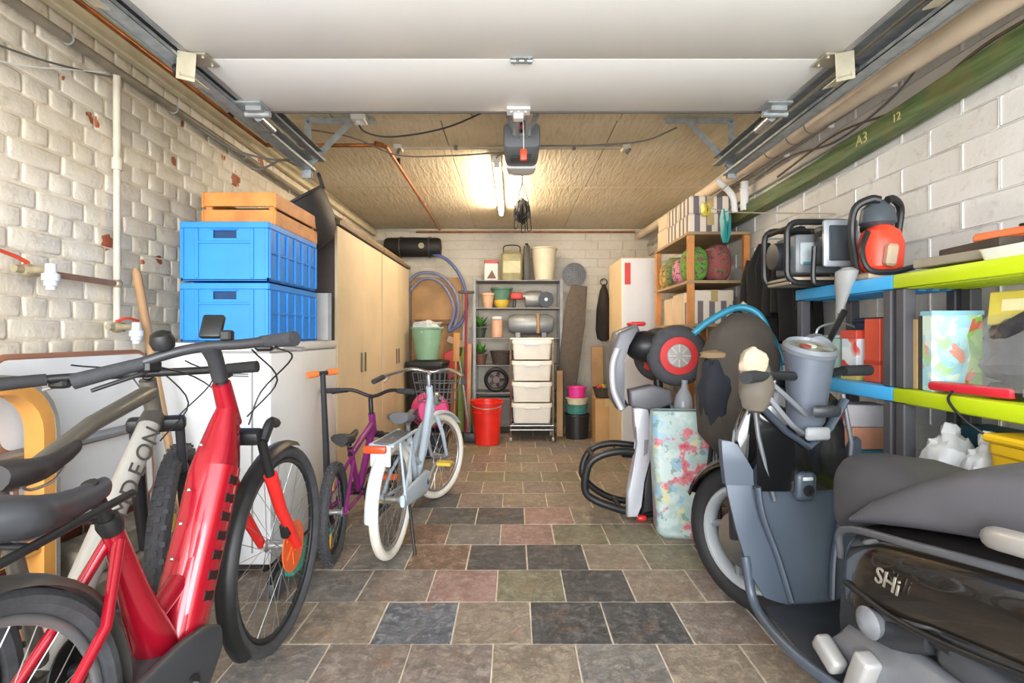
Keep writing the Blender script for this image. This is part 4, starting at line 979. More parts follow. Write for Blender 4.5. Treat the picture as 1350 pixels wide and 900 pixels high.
# weathered planks low at the wall
for k, (y0, y1, z, x, lab) in enumerate(((1.7, 2.42, .03, -1.55, 'lowest weathered grey beam lying at the foot of the brick wall'), (1.75, 2.40, .155, -1.57, 'weathered grey beam stacked on another by the brick wall'), (1.85, 2.40, .275, -1.6, 'topmost weathered grey beam of the stack by the brick wall'))):
    m_ = mat('weathered_wood', '8b8373', .8, 0, .3, 14, .5, 30)
    t = tag(MB().obox((x, (y0+y1)/2, z+.03), (.14, y1-y0, .115), (0, .03*k, 0), .008).build('timber_beam', m_), lab, 'timber', 'weathered beams')
# ---------------------------------------------------------------- back wall clutter
# black bag hung high at the left
t = thing('rolled_bag', 'black rolled bag with a pale round end label hung high on the back wall', 'bag', (-1.22, 6.36, 2.2))
MB().lathe([(.02, -.34), (.10, -.335), (.115, -.3), (.12, 0), (.115, .3), (.10, .335), (.02, .34)], (0, 0, 0), (1, 0, 0), 24).build('roll', mat('black_nylon', '211f1e', .6, 0, .2, 10, .3, 20), t)
for x in (-.15, .2): MB().torus((x, 0, 0), (1, 0, 0), .121, .008, 24, 6).build('strap', mat('strap_grey', '4b4742', .6), t); MB().cyl((x, .0, .12), (x, .12, .15), .008, 8).build('wall_hook', galv, t)
MB().lathe([(.035, 0), (.035, .004)], (.12, -.119, 0), (0, -1, 0), 18).build('round_label', mat('cream_label', 'b3a78f', .6), t)
# board and hose
t = thing('plywood_board', 'tall tan plywood board leaning on the back wall behind the hose', 'board', (-.93, 6.42, 0))
out = [(-.32, 0), (.30, 0), (.30, 1.84), (-.32, 1.84)]
MB().prism(out, -.012, .012, None, .003).build('panel', mat('tan_plywood', 'b98f5e', .6, 0, .18, 5), t)
MB().box(-.26, .2, -.09, -.013, 1.26, 1.32, .005).build('brown_ledge', mat('brown_wood', '7d5836', .6), t)
hm = mat('blue_hose', '5b6ea6', .45, 0, .15, 10); hm2 = mat('pale_blue_hose', '8288a8', .45, 0, .15, 10)
t = thing('garden_hose', 'coiled blue garden hose hanging in loops on the back wall', 'hose', (-.9, 6.30, 1.7))
MB().tube(smooth_path([(-.1, .02, .42), (.1, .0, .34), (.27, .0, .12), (.34, 0, -.18), (.27, -.01, -.42), (.12, -.02, -.52)], 8), .019, 10).build('hose_loop', hm, t)
MB().tube(smooth_path([(-.42, 0, .0), (-.25, .0, .17), (0, 0, .16), (.18, 0, -.02), (.24, 0, -.25), (.18, 0, -.5)], 8), .02, 10).build('hose_loop', hm2, t)
MB().tube(smooth_path([(-.35, -.03, -.05), (-.2, -.03, .10), (0, -.03, .08), (.14, -.03, -.1), (.19, -.03, -.3), (.12, -.03, -.5)], 8), .018, 10).build('hose_loop', hm2, t)
MB().lathe([(.018, 0), (.024, .02), (.02, .08), (.014, .1)], (-.42, 0, -.06), (0, 0, 1), 12).build('hose_connector', mat('blue_connector', '2f4fa8', .4), t)
# black bin with green tub on top
t = thing('refuse_bin', 'black plastic bin under the green tub beside the wardrobe', 'bin', (-.93, 5.7, 0))
bp = mat('dark_bin', '242426', .5, 0, .15)
MB().ring_loft([[(u*q, v*q, z) for u, v in rrect(.40, .44, .05)] for z, q in ((0, .8), (.02, .82), (.78, .98), (.80, 1.04), (.83, 1.04))]).build('bin_body', bp, t)
MB().ring_loft([[(u*q, v*q, z) for u, v in rrect(.42, .46, .05)] for z, q in ((.832, 1.03), (.85, 1.0), (.865, .7))]).build('bin_lid', bp, t)
for s in (-1, 1): MB().lathe([(.03, -.02), (.06, -.02), (.06, .02), (.03, .02)], (s*.15, .2, .06), (1, 0, 0), 16).build('bin_wheel', black, t)
t = thing('laundry_tub', 'sage green tub holding crumpled white sheets on the black bin', 'tub', (-.93, 5.62, .868))
MB().lathe([(.105, 0), (.115, .005), (.165, .33), (.18, .335), (.18, .35), (.16, .345), (.11, .02), (.01, .015)], n=28).build('tub_shell', mat('sage_plastic', '7fa78c', .5, 0, .08), t)
MB().ball((0, 0, .33), (.15, .15, .09), 18, 10, .5, 5).build('crumpled_sheet', mat('pale_sheet', 'c9cdd3', .7, 0, .12, 14), t)
t = thing('wooden_paddle', 'orange-brown wooden paddle leaning beside the green tub', 'paddle', (-.66, 5.75, 0))
MB().tube([(0, 0, 0), (.02, .05, .85)], .014, 8).build('handle', mat('orange_brown', 'b5803e', .5, 0, .15), t)
MB().obox((.025, .06, 1.0), (.075, .015, .32), (-.05, .02, 0), .006, 2).build('blade', mat('orange_brown', 'b5803e', .5), t)
# pink tub on a dark crate
t = thing('storage_box', 'dark storage box under the pink toy tub by the wardrobe', 'box', (-.80, 4.97, 0))
MB().ring_loft([[(u*q, v*q, z) for u, v in rrect(.34, .40, .03)] for z, q in ((0, .9), (.21, 1.0))]).build('box_body', bp, t); MB().box(-.185, .185, -.21, .21, .212, .24, .008).build('box_lid', bp, t)
t = thing('toy_tub', 'bright pink plastic toy tub lying on its side on the dark box', 'toy', (-.79, 4.95, .243))
pk = mat('hot_pink', 'e0428c', .4, 0, .08)
MB().lathe([(.04, .155), (.13, .15), (.165, .09), (.178, -.02), (.165, -.11), (.12, -.13), (.11, -.125), (.15, -.02), (.12, .1), (.01, .12)], (0, .0, .18), (.35, -1, .12), 24).build('shell', pk, t)
MB().lathe([(.075, 0), (.06, .01), (.05, -.02), (.01, -.02)], (-.05, -.162, .16), (.35, -1, .12), 18).build('opening', mat('dark_pink', '5c2a44', .6), t)
# leaning garden tools and panels
def pole(name, label, cat, p0, p1, r, m, extra=None):
    t = thing(name, label, cat, p0); MB().tube([(0, 0, 0), V(p1)-V(p0)], r, 10).build('shaft', m, t)
    if extra: extra(t, V(p1)-V(p0))
    return t
def ex_head(t, d): 
    MB().obox((0, 0, .05), (.16, .07, .10), (0, 0, 0), .02, 2).build('tool_head', mat('dark_tool', '39393b', .5, .2), t); MB().obox(d*.95, (.05, .05, .18), (0, .2, 0), .015, 2).build('grip', black, t)
pole('grass_trimmer', 'grey shafted grass trimmer leaning left of the red bucket', 'garden tool', (-.45, 5.5, .01), (-.64, 6.05, .95), .018, mat('grey_shaft', '7b7c80', .4, .4), ex_head)
t = thing('snow_shovel', 'red plastic snow shovel head standing upright behind the pink tub', 'shovel', (-.76, 6.15, .0))
MB().tube([(0, 0, 0.0), (0, .05, .72)], .015, 8).build('shaft', mat('dark_red_shaft', '8a2732', .5), t)
MB().prism([(-.10, .68), (.0, .60), (.12, .68), (.12, .90), (.05, .97), (-.06, .92)], .03, .06, None, .008).build('blade', mat('red_plastic', 'c8352c', .45), t)
t = tag(MB().obox((-.575, 6.2, .5), (.16, .02, 1.0), (-.12, 0, 0), .004).build('lime_board', mat('lime_board', '93a83a', .5, 0, .15, 5)), 'lime green board leaning between the rake and the trimmer', 'board')
t = tag(MB().obox((-.525, 5.98, .52), (.075, .025, 1.03), (-.03, .02, 0), .004).build('salmon_plank', mat('salmon_plank', 'c58a68', .6, 0, .12, 6)), 'salmon coloured plank leaning in front of the lime board', 'plank')
t = tag(MB().obox((-.6, 6.28, 1.02), (.42, .05, .08), (0, .35, 0), .008).build('pale_plank', mat('pale_plank', 'cbb39c', .6, 0, .12, 6)), 'short pale plank slanting above the lime board', 'plank')
# red bucket
t = thing('red_bucket', 'tall bright red plastic bucket on the floor before the white drawer trolley', 'bucket', (-.275, 5.45, 0))
rb = mat('red_bucket_plastic', 'e02a1c', .35, 0, .08)
MB().lathe([(.115, 0), (.125, .006), (.16, .43), (.175, .435), (.175, .455), (.155, .45), (.12, .02), (.01, .015)], n=30).build('bucket_shell', rb, t)
MB().torus((0, 0, .34), (0, 0, 1), .158, .006, 30, 6).build('rib', rb, t)
MB().tube(smooth_path([(-.17, 0, .44), (-.13, -.11, .40), (0, -.175, .385), (.13, -.11, .40), (.17, 0, .44)]), .005, 6).build('bail_handle', galv, t)
# grey metal shelf rack
rk = thing('metal_rack', 'grey metal shelf rack against the back wall full of pots and tools', 'rack', (.05, 6.22, 0))
gr = mat('grey_rack', '8a8a8a', .5, .3, .15)
for x in (-.5, .5):
    for y in (-.18, .18): MB().box(x-.018, x+.018, y-.018, y+.018, 0, 1.78, .002).build('upright', gr, rk)
for z in (.12, .47, .79, 1.1, 1.45, 1.77): MB().box(-.5, .5, -.18, .18, z-.012, z, .002).build('rack_shelf', gr, rk)
def item(name, label, cat, x, z, y=6.15, group=None): return thing(name, label, cat, (x, y, z), 0, group)
# top shelf
t = item('biscuit_tin', 'small white tin with red print on the top rack shelf', 'tin', -.26, 1.771); MB().box(-.08, .08, -.07, .07, 0, .2, .006).build('tin_body', mat('white_tin', 'd6cfc8', .4), t); MB().box(-.082, .082, -.072, .072, .2, .235, .006).build('tin_lid', mat('red_tin', 'b83a34', .4), t); MB().prism([(-.05, .02), (.06, .02), (.01, .12)], -.073, -.070).build('dark_print', mat('brown_print', '6a4034', .5), t)
t = item('canister', 'olive square canister with a carrying bow on the top rack shelf', 'canister', -.02, 1.771); MB().ring_loft([[(u*q, v*q, z) for u, v in rrect(.25, .2, .04)] for z, q in ((0, .9), (.02, 1), (.30, 1), (.34, .7))]).build('can_body', mat('olive_can', 'a19a6e', .5, 0, .2, 12), t); MB().tube(smooth_path([(-.1, 0, .33), (-.08, 0, .41), (.08, 0, .41), (.1, 0, .33)]), .007, 6).build('carry_bow', black, t); MB().box(-.10, .10, -.106, -.10, .08, .22, .002).build('pale_label', mat('pale_olive_label', 'c3bd98', .5), t)
t = item('fuel_can', 'dark slim upright canister right of the olive canister', 'canister', .155, 1.771); MB().box(-.035, .035, -.1, .1, 0, .40, .008, 2).build('can_body', mat('dark_olive', '45433a', .5), t); MB().lathe([(.018, .4), (.018, .44)], n=12).build('cap', black, t)
t = item('cream_bin', 'cream tapered waste bin on the top rack shelf', 'bin', .36, 1.771-.05+.05); MB().lathe([(.10, 0), (.11, .005), (.15, .36), (.158, .365), (.158, .38), (.145, .37), (.1, .02), (.01, .015)], n=26).build('bin_shell', mat('cream_plastic', 'd9cfb6', .5, 0, .06), t)
t = thing('rack_pot', 'peach flower pot on the second shelf of the rack', 'pot', (-.30, 6.12, 1.452), 0)
MB().lathe([(.05, 0), (.075, .14), (.085, .145), (.085, .17), (.07, .165), (.05, .02), (.01, .02)], n=18).build('pot_shell', mat('peach_pot', 'd9b08f', .6), t)
t = item('stacked_pots', 'green pot with a yellow base on the second rack shelf', 'pot', -.14, 1.452); MB().lathe([(.06, 0), (.09, .05), (.09, .09), (.01, .09)], n=20).build('yellow_base', mat('yellow_pot', 'd2b23e', .5), t); MB().lathe([(.09, .092), (.12, .21), (.13, .215), (.13, .235), (.11, .23), (.01, .22)], n=20).build('pot_shell', mat('green_pot', '57806c', .5), t)
t = item('red_drill', 'red and grey power drill on the second rack shelf', 'drill', .05, 1.452); MB().box(-.09, .06, -.03, .03, .10, .18, .02, 2).build('drill_body', mat('red_plastic', 'c8352c', .45), t); MB().obox((-.04, 0, .05), (.04, .035, .1), (0, .15, 0), .01).build('grip', black, t); MB().lathe([(.03, 0), (.02, .05), (.008, .06), (.005, .11)], (.06, 0, .14), (1, 0, 0), 12).build('chuck', galv, t)
t = item('grey_motor', 'round grey electric motor on the second rack shelf', 'motor', .25, 1.452, 6.2); MB().lathe([(.03, -.12), (.09, -.11), (.10, -.05), (.10, .08), (.07, .11), (.02, .13)], (0, 0, .105), (1, 0, 0), 20).build('motor_body', mat('grey_cast', '8f9292', .4, .3), t); MB().obox((0, 0, .012), (.2, .14, .022), None, .004).build('foot_plate', black, t); MB().lathe([(.06, 0), (.06, .05)], (.15, 0, .12), (1, 0, 0), 16).build('fan_cover', mat('red_plastic', 'c8352c', .45), t)
t = item('black_reel', 'black cable reel at the right end of the second rack shelf', 'reel', .375, 1.452, 6.075); MB().lathe([(.09, -.05), (.09, -.04), (.05, -.038), (.05, .038), (.09, .04), (.09, .05)], (0, 0, .092), (0, 1, 0), 22).build('reel_body', mat('dark_navy', '2a2d38', .5), t); MB().lathe([(.02, -.06), (.02, .06)], (0, 0, .092), (0, 1, 0), 12).build('reel_axle', galv, t)
t = item('air_compressor', 'large grey horizontal compressor tank on the third rack shelf', 'compressor', .2, 1.102, 6.1)
MB().lathe([(.02, -.27), (.09, -.255), (.115, -.2), (.12, 0), (.115, .2), (.09, .255), (.02, .27)], (0, 0, .16), (1, 0, 0), 24).build('tank', mat('grey_tank', '8e9498', .4, .3, .1), t)
for x in (-.15, .15): MB().box(x-.03, x+.03, -.08, .08, 0, .06, .006).build('tank_foot', gr, t)
MB().box(.06, .10, -.13, .13, .05, .28, .006).build('brown_band', mat('brown_band', '9b7a52', .6), t)
gl = mat('leaf_green', '4f8c3c', .55, 0, .25, 14)
def plant(name, label, x, z, y, pc, sc_=1):
    t = item(name, label, 'plant', x, z, y); MB().lathe([(.05, 0), (.07, .1), (.078, .105), (.078, .12), (.06, .115), (.01, .11)], n=16).build('pot', mat('pot'+pc, pc, .6), t)
    r = random.Random(hash(pc) % 99+int(x*50)); mb = MB()
    for k in range(34):
        a, e, L = r.uniform(0, 6.28), r.uniform(.1, 1.3), r.uniform(.08, .16)*sc_; d = V((math.cos(a)*math.cos(e), math.sin(a)*math.cos(e), math.sin(e))); c = V((0, 0, .12)); s = d.cross(V((0, 0, 1))).normalized()*.022
        p = [c+d*L*.2, c+d*L*.6+s, c+d*L, c+d*L*.6-s]; vs = [mb.bm.verts.new(q) for q in p]; mb.bm.faces.new(vs)
    stuff(mb.build('leaves', gl, t)); return t
plant('potted_plant', 'bushy green plant in a dark pot hanging over the left of the third rack shelf', -.39, 1.102, 6.12, '3c4438', 1.1)
plant('potted_plant', 'green plant on the left end of the fourth rack shelf', -.38, .792, 6.12, '6d4a38', 1.0)
t = item('peach_jar', 'peach coloured tall jar on the third rack shelf', 'jar', -.19, 1.102, 6.08); MB().lathe([(.06, 0), (.068, .01), (.068, .2), (.06, .21), (.01, .215)], n=18).build('jar_body', mat('peach_jar', 'd6a98c', .5), t); MB().lathe([(.064, .216), (.064, .245), (.01, .25)], n=18).build('jar_lid', whitep, t)
t = item('dark_basket', 'dark woven basket on the fourth rack shelf', 'basket', -.14, .792, 6.1); MB().lathe([(.10, 0), (.13, .14), (.138, .145), (.138, .16), (.12, .15), (.01, .13)], n=22).build('basket_shell', mat('dark_wicker', '4d4238', .8, 0, .3, 60, .5, 200), t)
t = item('fan_unit', 'black round fan unit on the fifth rack shelf left of the trolley', 'fan', -.2, .472, 6.06); MB().torus((0, 0, .145), (0, 1, 0), .12, .024, 28, 8).build('fan_ring', black, t); MB().lathe([(.04, -.02), (.045, 0), (.04, .03)], (0, 0, .145), (0, 1, 0), 16).build('fan_hub', mat('brown_hub', '5c4a48', .5), t)
for k in range(5): a = k*2*PI/5; MB().obox((.07*math.cos(a), 0, .145+.07*math.sin(a)), (.09, .008, .04), (.5, -a, 0), .003).build('fan_blade', mat('plum_blade', '4a3b40', .5), t)
t = item('grey_tote', 'grey plastic tote on the bottom rack shelf', 'box', -.2, .122, 6.1); MB().ring_loft([[(u*q, v*q, z) for u, v in rrect(.4, .26, .03)] for z, q in ((0, .9), (.24, 1), (.25, 1.04), (.27, 1.04))]).build('tote_body', mat('grey_tote', '77777a', .5), t); MB().box(-.2, .2, -.13, .13, .272, .29, .006).build('tote_lid', mat('grey_tote', '77777a', .5), t)
# long red handled tool beside rack
pole('long_rake', 'dark red handled rake leaning on the left side of the rack', 'rake', (-.545, 5.90, .012), (-.535, 5.93, 1.62), .016, mat('dark_red_shaft', '6f2a30', .5), lambda t, d: MB().obox(d, (.18, .03, .03), (0, 0, .2), .005).build('rake_head', black, t))
# ironing board leaning right of the rack
t = thing('ironing_board', 'dark brown covered ironing board leaning on the right of the rack', 'ironing board', (.50, 5.955, .0), rot=(-.015, .13, 0))
MB().prism([(-.02, .1), (.10, .1), (.14, .3), (.15, 1.3), (.12, 1.72), (-.06, 1.72), (-.1, 1.5), (-.08, .35)], -.02, .02, None, .012, 2).build('board', mat('dark_taupe_cover', '5b5147', .8, 0, .15, 30), t)
for s in (-1, 1): MB().tube([(s*.05+.03, .03, .02), (s*.05+.03, .035, 1.3)], .010, 8).build('folded_leg', alu, t)
# round grey fan disc on the wall
t = thing('wall_fan', 'round grey metal fan grille hung on the back wall right of the cream bin', 'fan', (.745, 6.42, 1.875))
for r_ in (.14, .115, .09, .065, .04): MB().torus((0, -.02, 0), (0, 1, 0), r_, .006, 30, 6).build('grille_ring', mat('grey_grille', '8a8b8c', .4, .4), t)
MB().lathe([(.135, .03), (.14, 0), (.03, -.012), (.001, -.012)], (0, .02, 0), (0, 1, 0), 28).build('back_plate', mat('grey_plate_fan', '77787a', .5, .2), t)
for k in range(8): a = k*PI/4; MB().tube([(.03*math.cos(a), -.026, .03*math.sin(a)), (.14*math.cos(a), -.02, .14*math.sin(a))], .004, 5).build('grille_spoke', mat('grey_grille', '8a8b8c', .4, .4), t)
# white drawer trolley
t = thing('drawer_trolley', 'white four-drawer trolley on chrome legs with castors at the back', 'trolley', (.195, 5.72, 0))
wpl = mat('white_drawer_plastic', 'ddd9cf', .4, 0, .05, 8)
for k in range(4):
    z = .20+.225*k; dw = MB().ring_loft([[(u*q, v*q, z+h) for u, v in rrect(.41, .36, .03)] for h, q in ((0, .93), (.02, .95), (.17, 1.0))]).build('drawer', wpl, t)
    MB().ring_loft([[(u*q, v*q, z+h) for u, v in rrect(.43, .38, .03)] for h, q in ((.17, 1.0), (.205, 1.0), (.21, .97))]).build('drawer_rim', wpl, dw)
    MB().box(-.08, .08, -.20, -.186, z+.15, z+.175, .005).build('pull', wpl, dw)
for x in (-.225, .225):
    for y in (-.17, .17):
        lg = MB().tube([(x, y, .05), (x, y, 1.08)], .010, 8).build('chrome_post', chrome, t)
        MB().lathe([(.012, -.012), (.026, -.012), (.026, .012), (.012, .012)], (x, y, .027), (1, 0, 0), 14).build('castor', mat('grey_castor', '8a8a88', .5), lg)
MB().box(-.23, .23, -.19, .19, 1.085, 1.105, .006).build('top_tray', wpl, t)
for z in (.13, .175): MB().tube([(-.225, -.185, z), (.225, -.185, z), (.225, .185, z), (-.225, .185, z)], .008, 8, True).build('chrome_rail', chrome, t)
# stack of buckets
for k, (col, z0, h, r0, lab) in enumerate((('232325', 0, .27, .135, 'black bucket at the bottom of the stack right of the trolley'), ('3f7f79', .272, .10, .118, 'teal bowl resting on the black bucket'), ('ddd0b0', .374, .07, .112, 'cream bowl between the pink bucket and the teal bowl'), ('e23a96', .446, .12, .10, 'hot pink bucket at the top of the bucket stack'))):
    t = thing('stack_bucket', lab, 'bucket', (.70, 5.78, z0), 0, 'buckets stacked right of the trolley')
    MB().lathe([(r0*.9, 0), (r0, h*.9), (r0*1.06, h*.91), (r0*1.06, h), (r0*.95, h-.004), (r0*.8, h*.5), (.01, h*.5)], n=26).build('bucket_shell', mat('bucket_'+col, col, .4, 0, .06), t)
    MB().torus((0, 0, h*.95), (0, 0, 1), r0*1.06, .006, 26, 6).build('rim_roll', mat('bucket_'+col, col, .4), t)
pole('purple_mop', 'purple handled mop leaning on the wall behind the stacked buckets', 'mop', (.67, 6.36, .012), (.625, 6.44, .98), .022, mat('purple_plastic', '6a3a86', .45), lambda t, d: MB().obox((0, 0, .055), (.14, .05, .1), None, .02).build('mop_head', mat('pale_mop', 'a99f96', .9, 0, .2, 40), t))
tag(MB().obox((.515, 5.86, .37), (.07, .05, .738), None, .004).build('timber_offcut', mat('tan_plywood', 'b98f5e', .6)), 'tan wooden plank end standing beside the drawer trolley', 'plank')
0 and pole('x', '', '', (.50, 6.0, .012), (.50, 6.0, .74), .045, mat('tan_plywood', 'b98f5e', .6))
cbm = mat('cardboard', 'b5905f', .75, 0, .12, 5)
def carton(name, label, loc, size, m=cbm, rz=0, group=None, tape=True, cat='box'):
    t = thing(name, label, cat, loc, rz, group); sx, sy, sz = size
    MB().box(-sx/2, sx/2, -sy/2, sy/2, 0, sz, .004).build('box_body', m, t)
    for s in (-1, 1): MB().box(min(0, s*sx/2)+.0015, max(0, s*sx/2)-.0015, -sy/2, sy/2, sz+.0005, sz+.004, .001).build('flap', m, t)
    if tape: MB().box(-.025, .025, -sy/2-.001, sy/2+.001, sz+.004, sz+.0055).build('tape', mat('packing_tape', 'c2a877', .3), t); MB().box(-.025, .025, -sy/2-.0015, -sy/2-.0005, sz-.08, sz+.004).build('tape', mat('packing_tape', 'c2a877', .3), t)
    return t
carton('cardboard_box', 'plain brown cardboard box on the floor right of the black bucket', (.99, 5.65, 0), (.26, .3, .46))
t = tag(MB().obox((.98, 6.1, .50), (.14, .02, 1.0), (-.1, 0, 0), .003).build('plywood_strip', mat('tan_plywood', 'b98f5e', .6)), 'narrow plywood strip leaning behind the brown cardboard box', 'board')
t = thing('wicker_basket', 'small dark basket of mixed bits on the brown cardboard box', 'basket', (.96, 5.6, .468)); MB().lathe([(.08, 0), (.11, .10), (.115, .11), (.1, .105), (.01, .06)], n=18).build('basket_shell', mat('dark_wicker', '4d4238', .8), t)
for k, c in enumerate(('c94a3a', 'd0a23c', '4a7a55')): MB().ball((-.04+.04*k, .01*k, .11), (.035, .035, .03), 10, 7, .3).build('rag', mat('rag'+c, c, .8), t)
# dark brown bag hanging on the back wall
t = thing('hanging_bag', 'long dark brown bag hanging on the back wall beside the white cabinet', 'bag', (1.10, 6.38, 1.75))
MB().ring_loft([[(w_*math.cos(a), .05*math.sin(a), z) for a in [2*PI*j/14 for j in range(14)]] for z, w_ in ((.0, .015), (-.08, .05), (-.3, .09), (-.55, .10), (-.66, .08), (-.69, .03))]).build('bag_body', mat('dark_brown_cloth', '3a2f2a', .8, 0, .2), t); MB().torus((0, 0, .03), (0, 1, 0), .04, .006, 16, 6).build('hanging_loop', black, t); MB().tube([(0, -.01, .06), (0, .0, .066), (0, .125, .066)], .007, 8).build('wall_hook', galv, t)
# ---------------------------------------------------------------- motor scooter
th = .12
sc_t = thing('motor_scooter', 'black and grey-blue motor scooter with dark seat parked nearest on the right', 'scooter', (1.06, 1.5, 0), th)
S = lambda mb, name, m, par=None, ang=50, **k: mb.build(name, m, par or sc_t, ang, **k)
gb_ = mat('grey_blue_plastic', '4b5562', .38, .1, .12, 4); gbl = mat('gloss_black', '131416', .16, 0, .15, 4, coat=.8); gbr = mat('gloss_brown_black', '231f1b', .18, .1, .2, 5, coat=.7)
seat_m = mat('seat_vinyl', '4b4a4e', .55, 0, .1, 5, .12, 150); dkg = mat('satin_dark_grey', '2e3035', .45, 0, .15)
def mwheel(name, loc, steer):
    rim = MB().torus((0, 0, 0), (1, 0, 0), .203, .021, 40, 10, 1.9).build(name, mat('alloy_rim', 'b9bdc1', .35, .3, .08), sc_t, 50, loc=loc, rot=(0, 0, steer))
    MB().torus((0, 0, 0), (1, 0, 0), .252, .046, 44, 14).build('tyre', rubber_dark, rim)
    for k in range(5):
        a = k*2*PI/5; c, s = math.cos(a), math.sin(a); c2, s2 = math.cos(a+.25), math.sin(a+.25)
        MB().tube([(0, .03*c, .03*s), (0, .11*c2, .11*s2), (0, .198*c, .198*s)], [.022, .014, .017], 8).build('wheel_spoke', mat('alloy_grey', '8f9499', .35, .6, .1), rim)
    MB().lathe([(.02, -.05), (.045, -.04), (.045, .04), (.02, .05)], (0, 0, 0), (1, 0, 0), 18).build('hub', alu, rim)
    MB().lathe([(.06, -.056), (.115, -.056), (.115, -.06), (.06, -.06)], (0, 0, 0), (1, 0, 0), 30).build('brake_disc', chrome, rim)
    return rim
mwheel('front_wheel', (0, .66, .298), .42); mwheel('rear_wheel', (0, -.66, .298), 0)
f = MB(); rings = []
for i in range(17):
    a = .35+2.5*i/16; e = V((0, math.cos(a), math.sin(a))); ww = .065*(1-.35*abs(i-8)/8)
    rings.append([e*.30+V((-ww, 0, 0)), e*.325+V((-ww*.7, 0, 0)), e*.334, e*.325+V((ww*.7, 0, 0)), e*.30+V((ww, 0, 0)), e*.322])
S(f.ring_loft(rings), 'front_fender', gbl, loc=(0, .66, .298), rot=(0, 0, .42))
for s in (-1, 1): S(MB().tube([(s*.07-.02, .60, .62), (s*.075-.03, .62, .5), (s*.075, .66, .30)], .020, 10), 'fork_leg', dkg)
S(MB().tube([(0, .42, .95), (0, .58, .55)], .03, 12), 'steering_column', dkg)

# leg shield: inner face grey-blue, outer cover black
def shield(zs, front=False):
    rings = []
    for z, hw, yc, dep in zs:
        r_ = []
        n = 14
        for i in range(n+1):
            u = -1+2*i/n; r_.append(V((hw*u, yc+dep*(abs(u)**2.2), z+(.03*u*u if not front else 0))))
        for i in range(n, -1, -1):
            u = -1+2*i/n; r_.append(V((hw*u, yc+dep*(abs(u)**2.2)+.018*(1-.5*abs(u)), z+(.03*u*u if not front else 0))))
        rings.append(r_)
    return MB().ring_loft(rings)
S(shield([(.20, .16, .30, .02), (.28, .205, .325, .01), (.42, .235, .35, .02), (.54, .25, .365, .035), (.60, .255, .37, .04), (.655, .25, .375, .05)]), 'leg_shield', gb_)
for s in (-1, 1): # raised ridges either side of the tunnel, pointed wings
    S(MB().tube(smooth_path([(s*.165, .352, .60), (s*.15, .345, .50), (s*.105, .328, .36), (s*.075, .30, .22)]), [.014]*19, 8, sq=.7), 'shield_ridge', gb_)
    S(MB().ring_loft([[V((s*x0, y, z)), V((s*x1, y+.02, z)), V((s*x1, y+.045, z)), V((s*x0, y+.025, z))] for x0, x1, y, z in ((.14, .262, .37, .60), (.185, .27, .375, .68), (.225, .272, .38, .745), (.25, .266, .39, .755))]), 'shield_wing', gb_)
S(MB().ring_loft([[V((hw*c, y+.03*math.sin(a)*1.0+(.10*max(0, math.sin(a))), z)) for a, c in [(2*PI*j/20, math.cos(2*PI*j/20)) for j in range(20)]] for z, hw, y in ((.3, .13, .43), (.45, .2, .43), (.62, .225, .425), (.78, .205, .42), (.9, .16, .415), (.97, .10, .41))]), 'front_cover', gbl)
# glove panel, lock and V trim
S(MB().ring_loft([[V((u, y-.02*(1-(u/hw)**2)+o_, z)) for u, o_ in [(-hw+2*hw*i/8, 0) for i in range(9)]+[(hw-2*hw*i/8, .045) for i in range(9)]] for z, hw, y in ((.585, .165, .355), (.66, .17, .35), (.80, .165, .352), (.90, .145, .36), (.945, .10, .37))]), 'glove_panel', gbl)
S(MB().obox((0, .335, .602), (.075, .03, .105), (.05, 0, 0), .022, 3), 'lock_housing', gb_)
S(MB().lathe([(.018, 0), (.02, .006), (.008, .008), (.007, .002)], (0, .318, .592), (0, -1, 0), 16), 'ignition_lock', black)
S(MB().obox((0, .318, .632), (.038, .004, .012), None, .001), 'lock_label', mat('pale_label', 'c9ccce', .5))
S(MB().tube([(-.175, .345, .90), (-.08, .325, .80), (0, .318, .745), (.08, .325, .80), (.16, .345, .90)], .02, 8, sq=.6), 'v_trim', gb_)
S(MB().tube([(-.10, .355, .55), (-.135, .35, .66), (-.165, .35, .78), (-.18, .355, .92)], .008, 8), 'silver_edge', mat('dull_silver', '74777c', .4, .4))
S(MB().tube([(.19, .36, .60), (.19, .35, .75), (.165, .36, .92)], .008, 8), 'silver_edge', mat('dull_silver', '85888c', .4, .4))
# headset with instruments
hs = S(MB().ring_loft([[V((.005+w_*math.cos(a)*.75, .30+d_*.8*math.sin(a)+o_, z)) for a in [2*PI*j/22 for j in range(22)]] for z, w_, d_, o_ in ((.78, .05, .05, .05), (.83, .085, .07, .04), (.93, .092, .08, .03), (1.02, .10, .09, .02), (1.075, .115, .10, .02))]), 'headset', mat('headset_grey', '5d6470', .4, .1, .12, 5))
MB().lathe([(.085, -.012), (.088, .004), (.079, .016), (.073, .006)], (.005, .315, 1.085), (0, -.35, 1), 30).build('bezel', mat('grey_bezel', '7d838b', .35, .3), hs)
MB().lathe([(.074, 0), (.074, .006), (.04, .008)], (.005, .315, 1.085), (0, -.35, 1), 30).build('dial', mat('dial_face', '8d8f84', .35, 0, .35, 22, col2='5a5547'), hs)
for x, c in ((-.03, '8e4038'), (.03, '6d6a58'), (.0, 'c8c5b4')): MB().lathe([(.018, 0), (.018, .003)], (.005+x*.8, .31+x*.2, 1.093), (0, -.35, 1), 14).build('gauge', mat('gauge'+c, c, .5), hs)
S(MB().box(-.05, .05, .215, .235, .86, .90, .01), 'switch_plate', dkg); S(MB().box(-.045, .045, .26, .28, .775, .82, .008), 'white_tag', mat('pale_tag', '8e9195', .5))
hbp = [(-.30, .17, 1.0), (-.2, .24, 1.0), (-.05, .31, .99), (.08, .36, .99), (.2, .40, 1.0), (.29, .42, 1.005)]
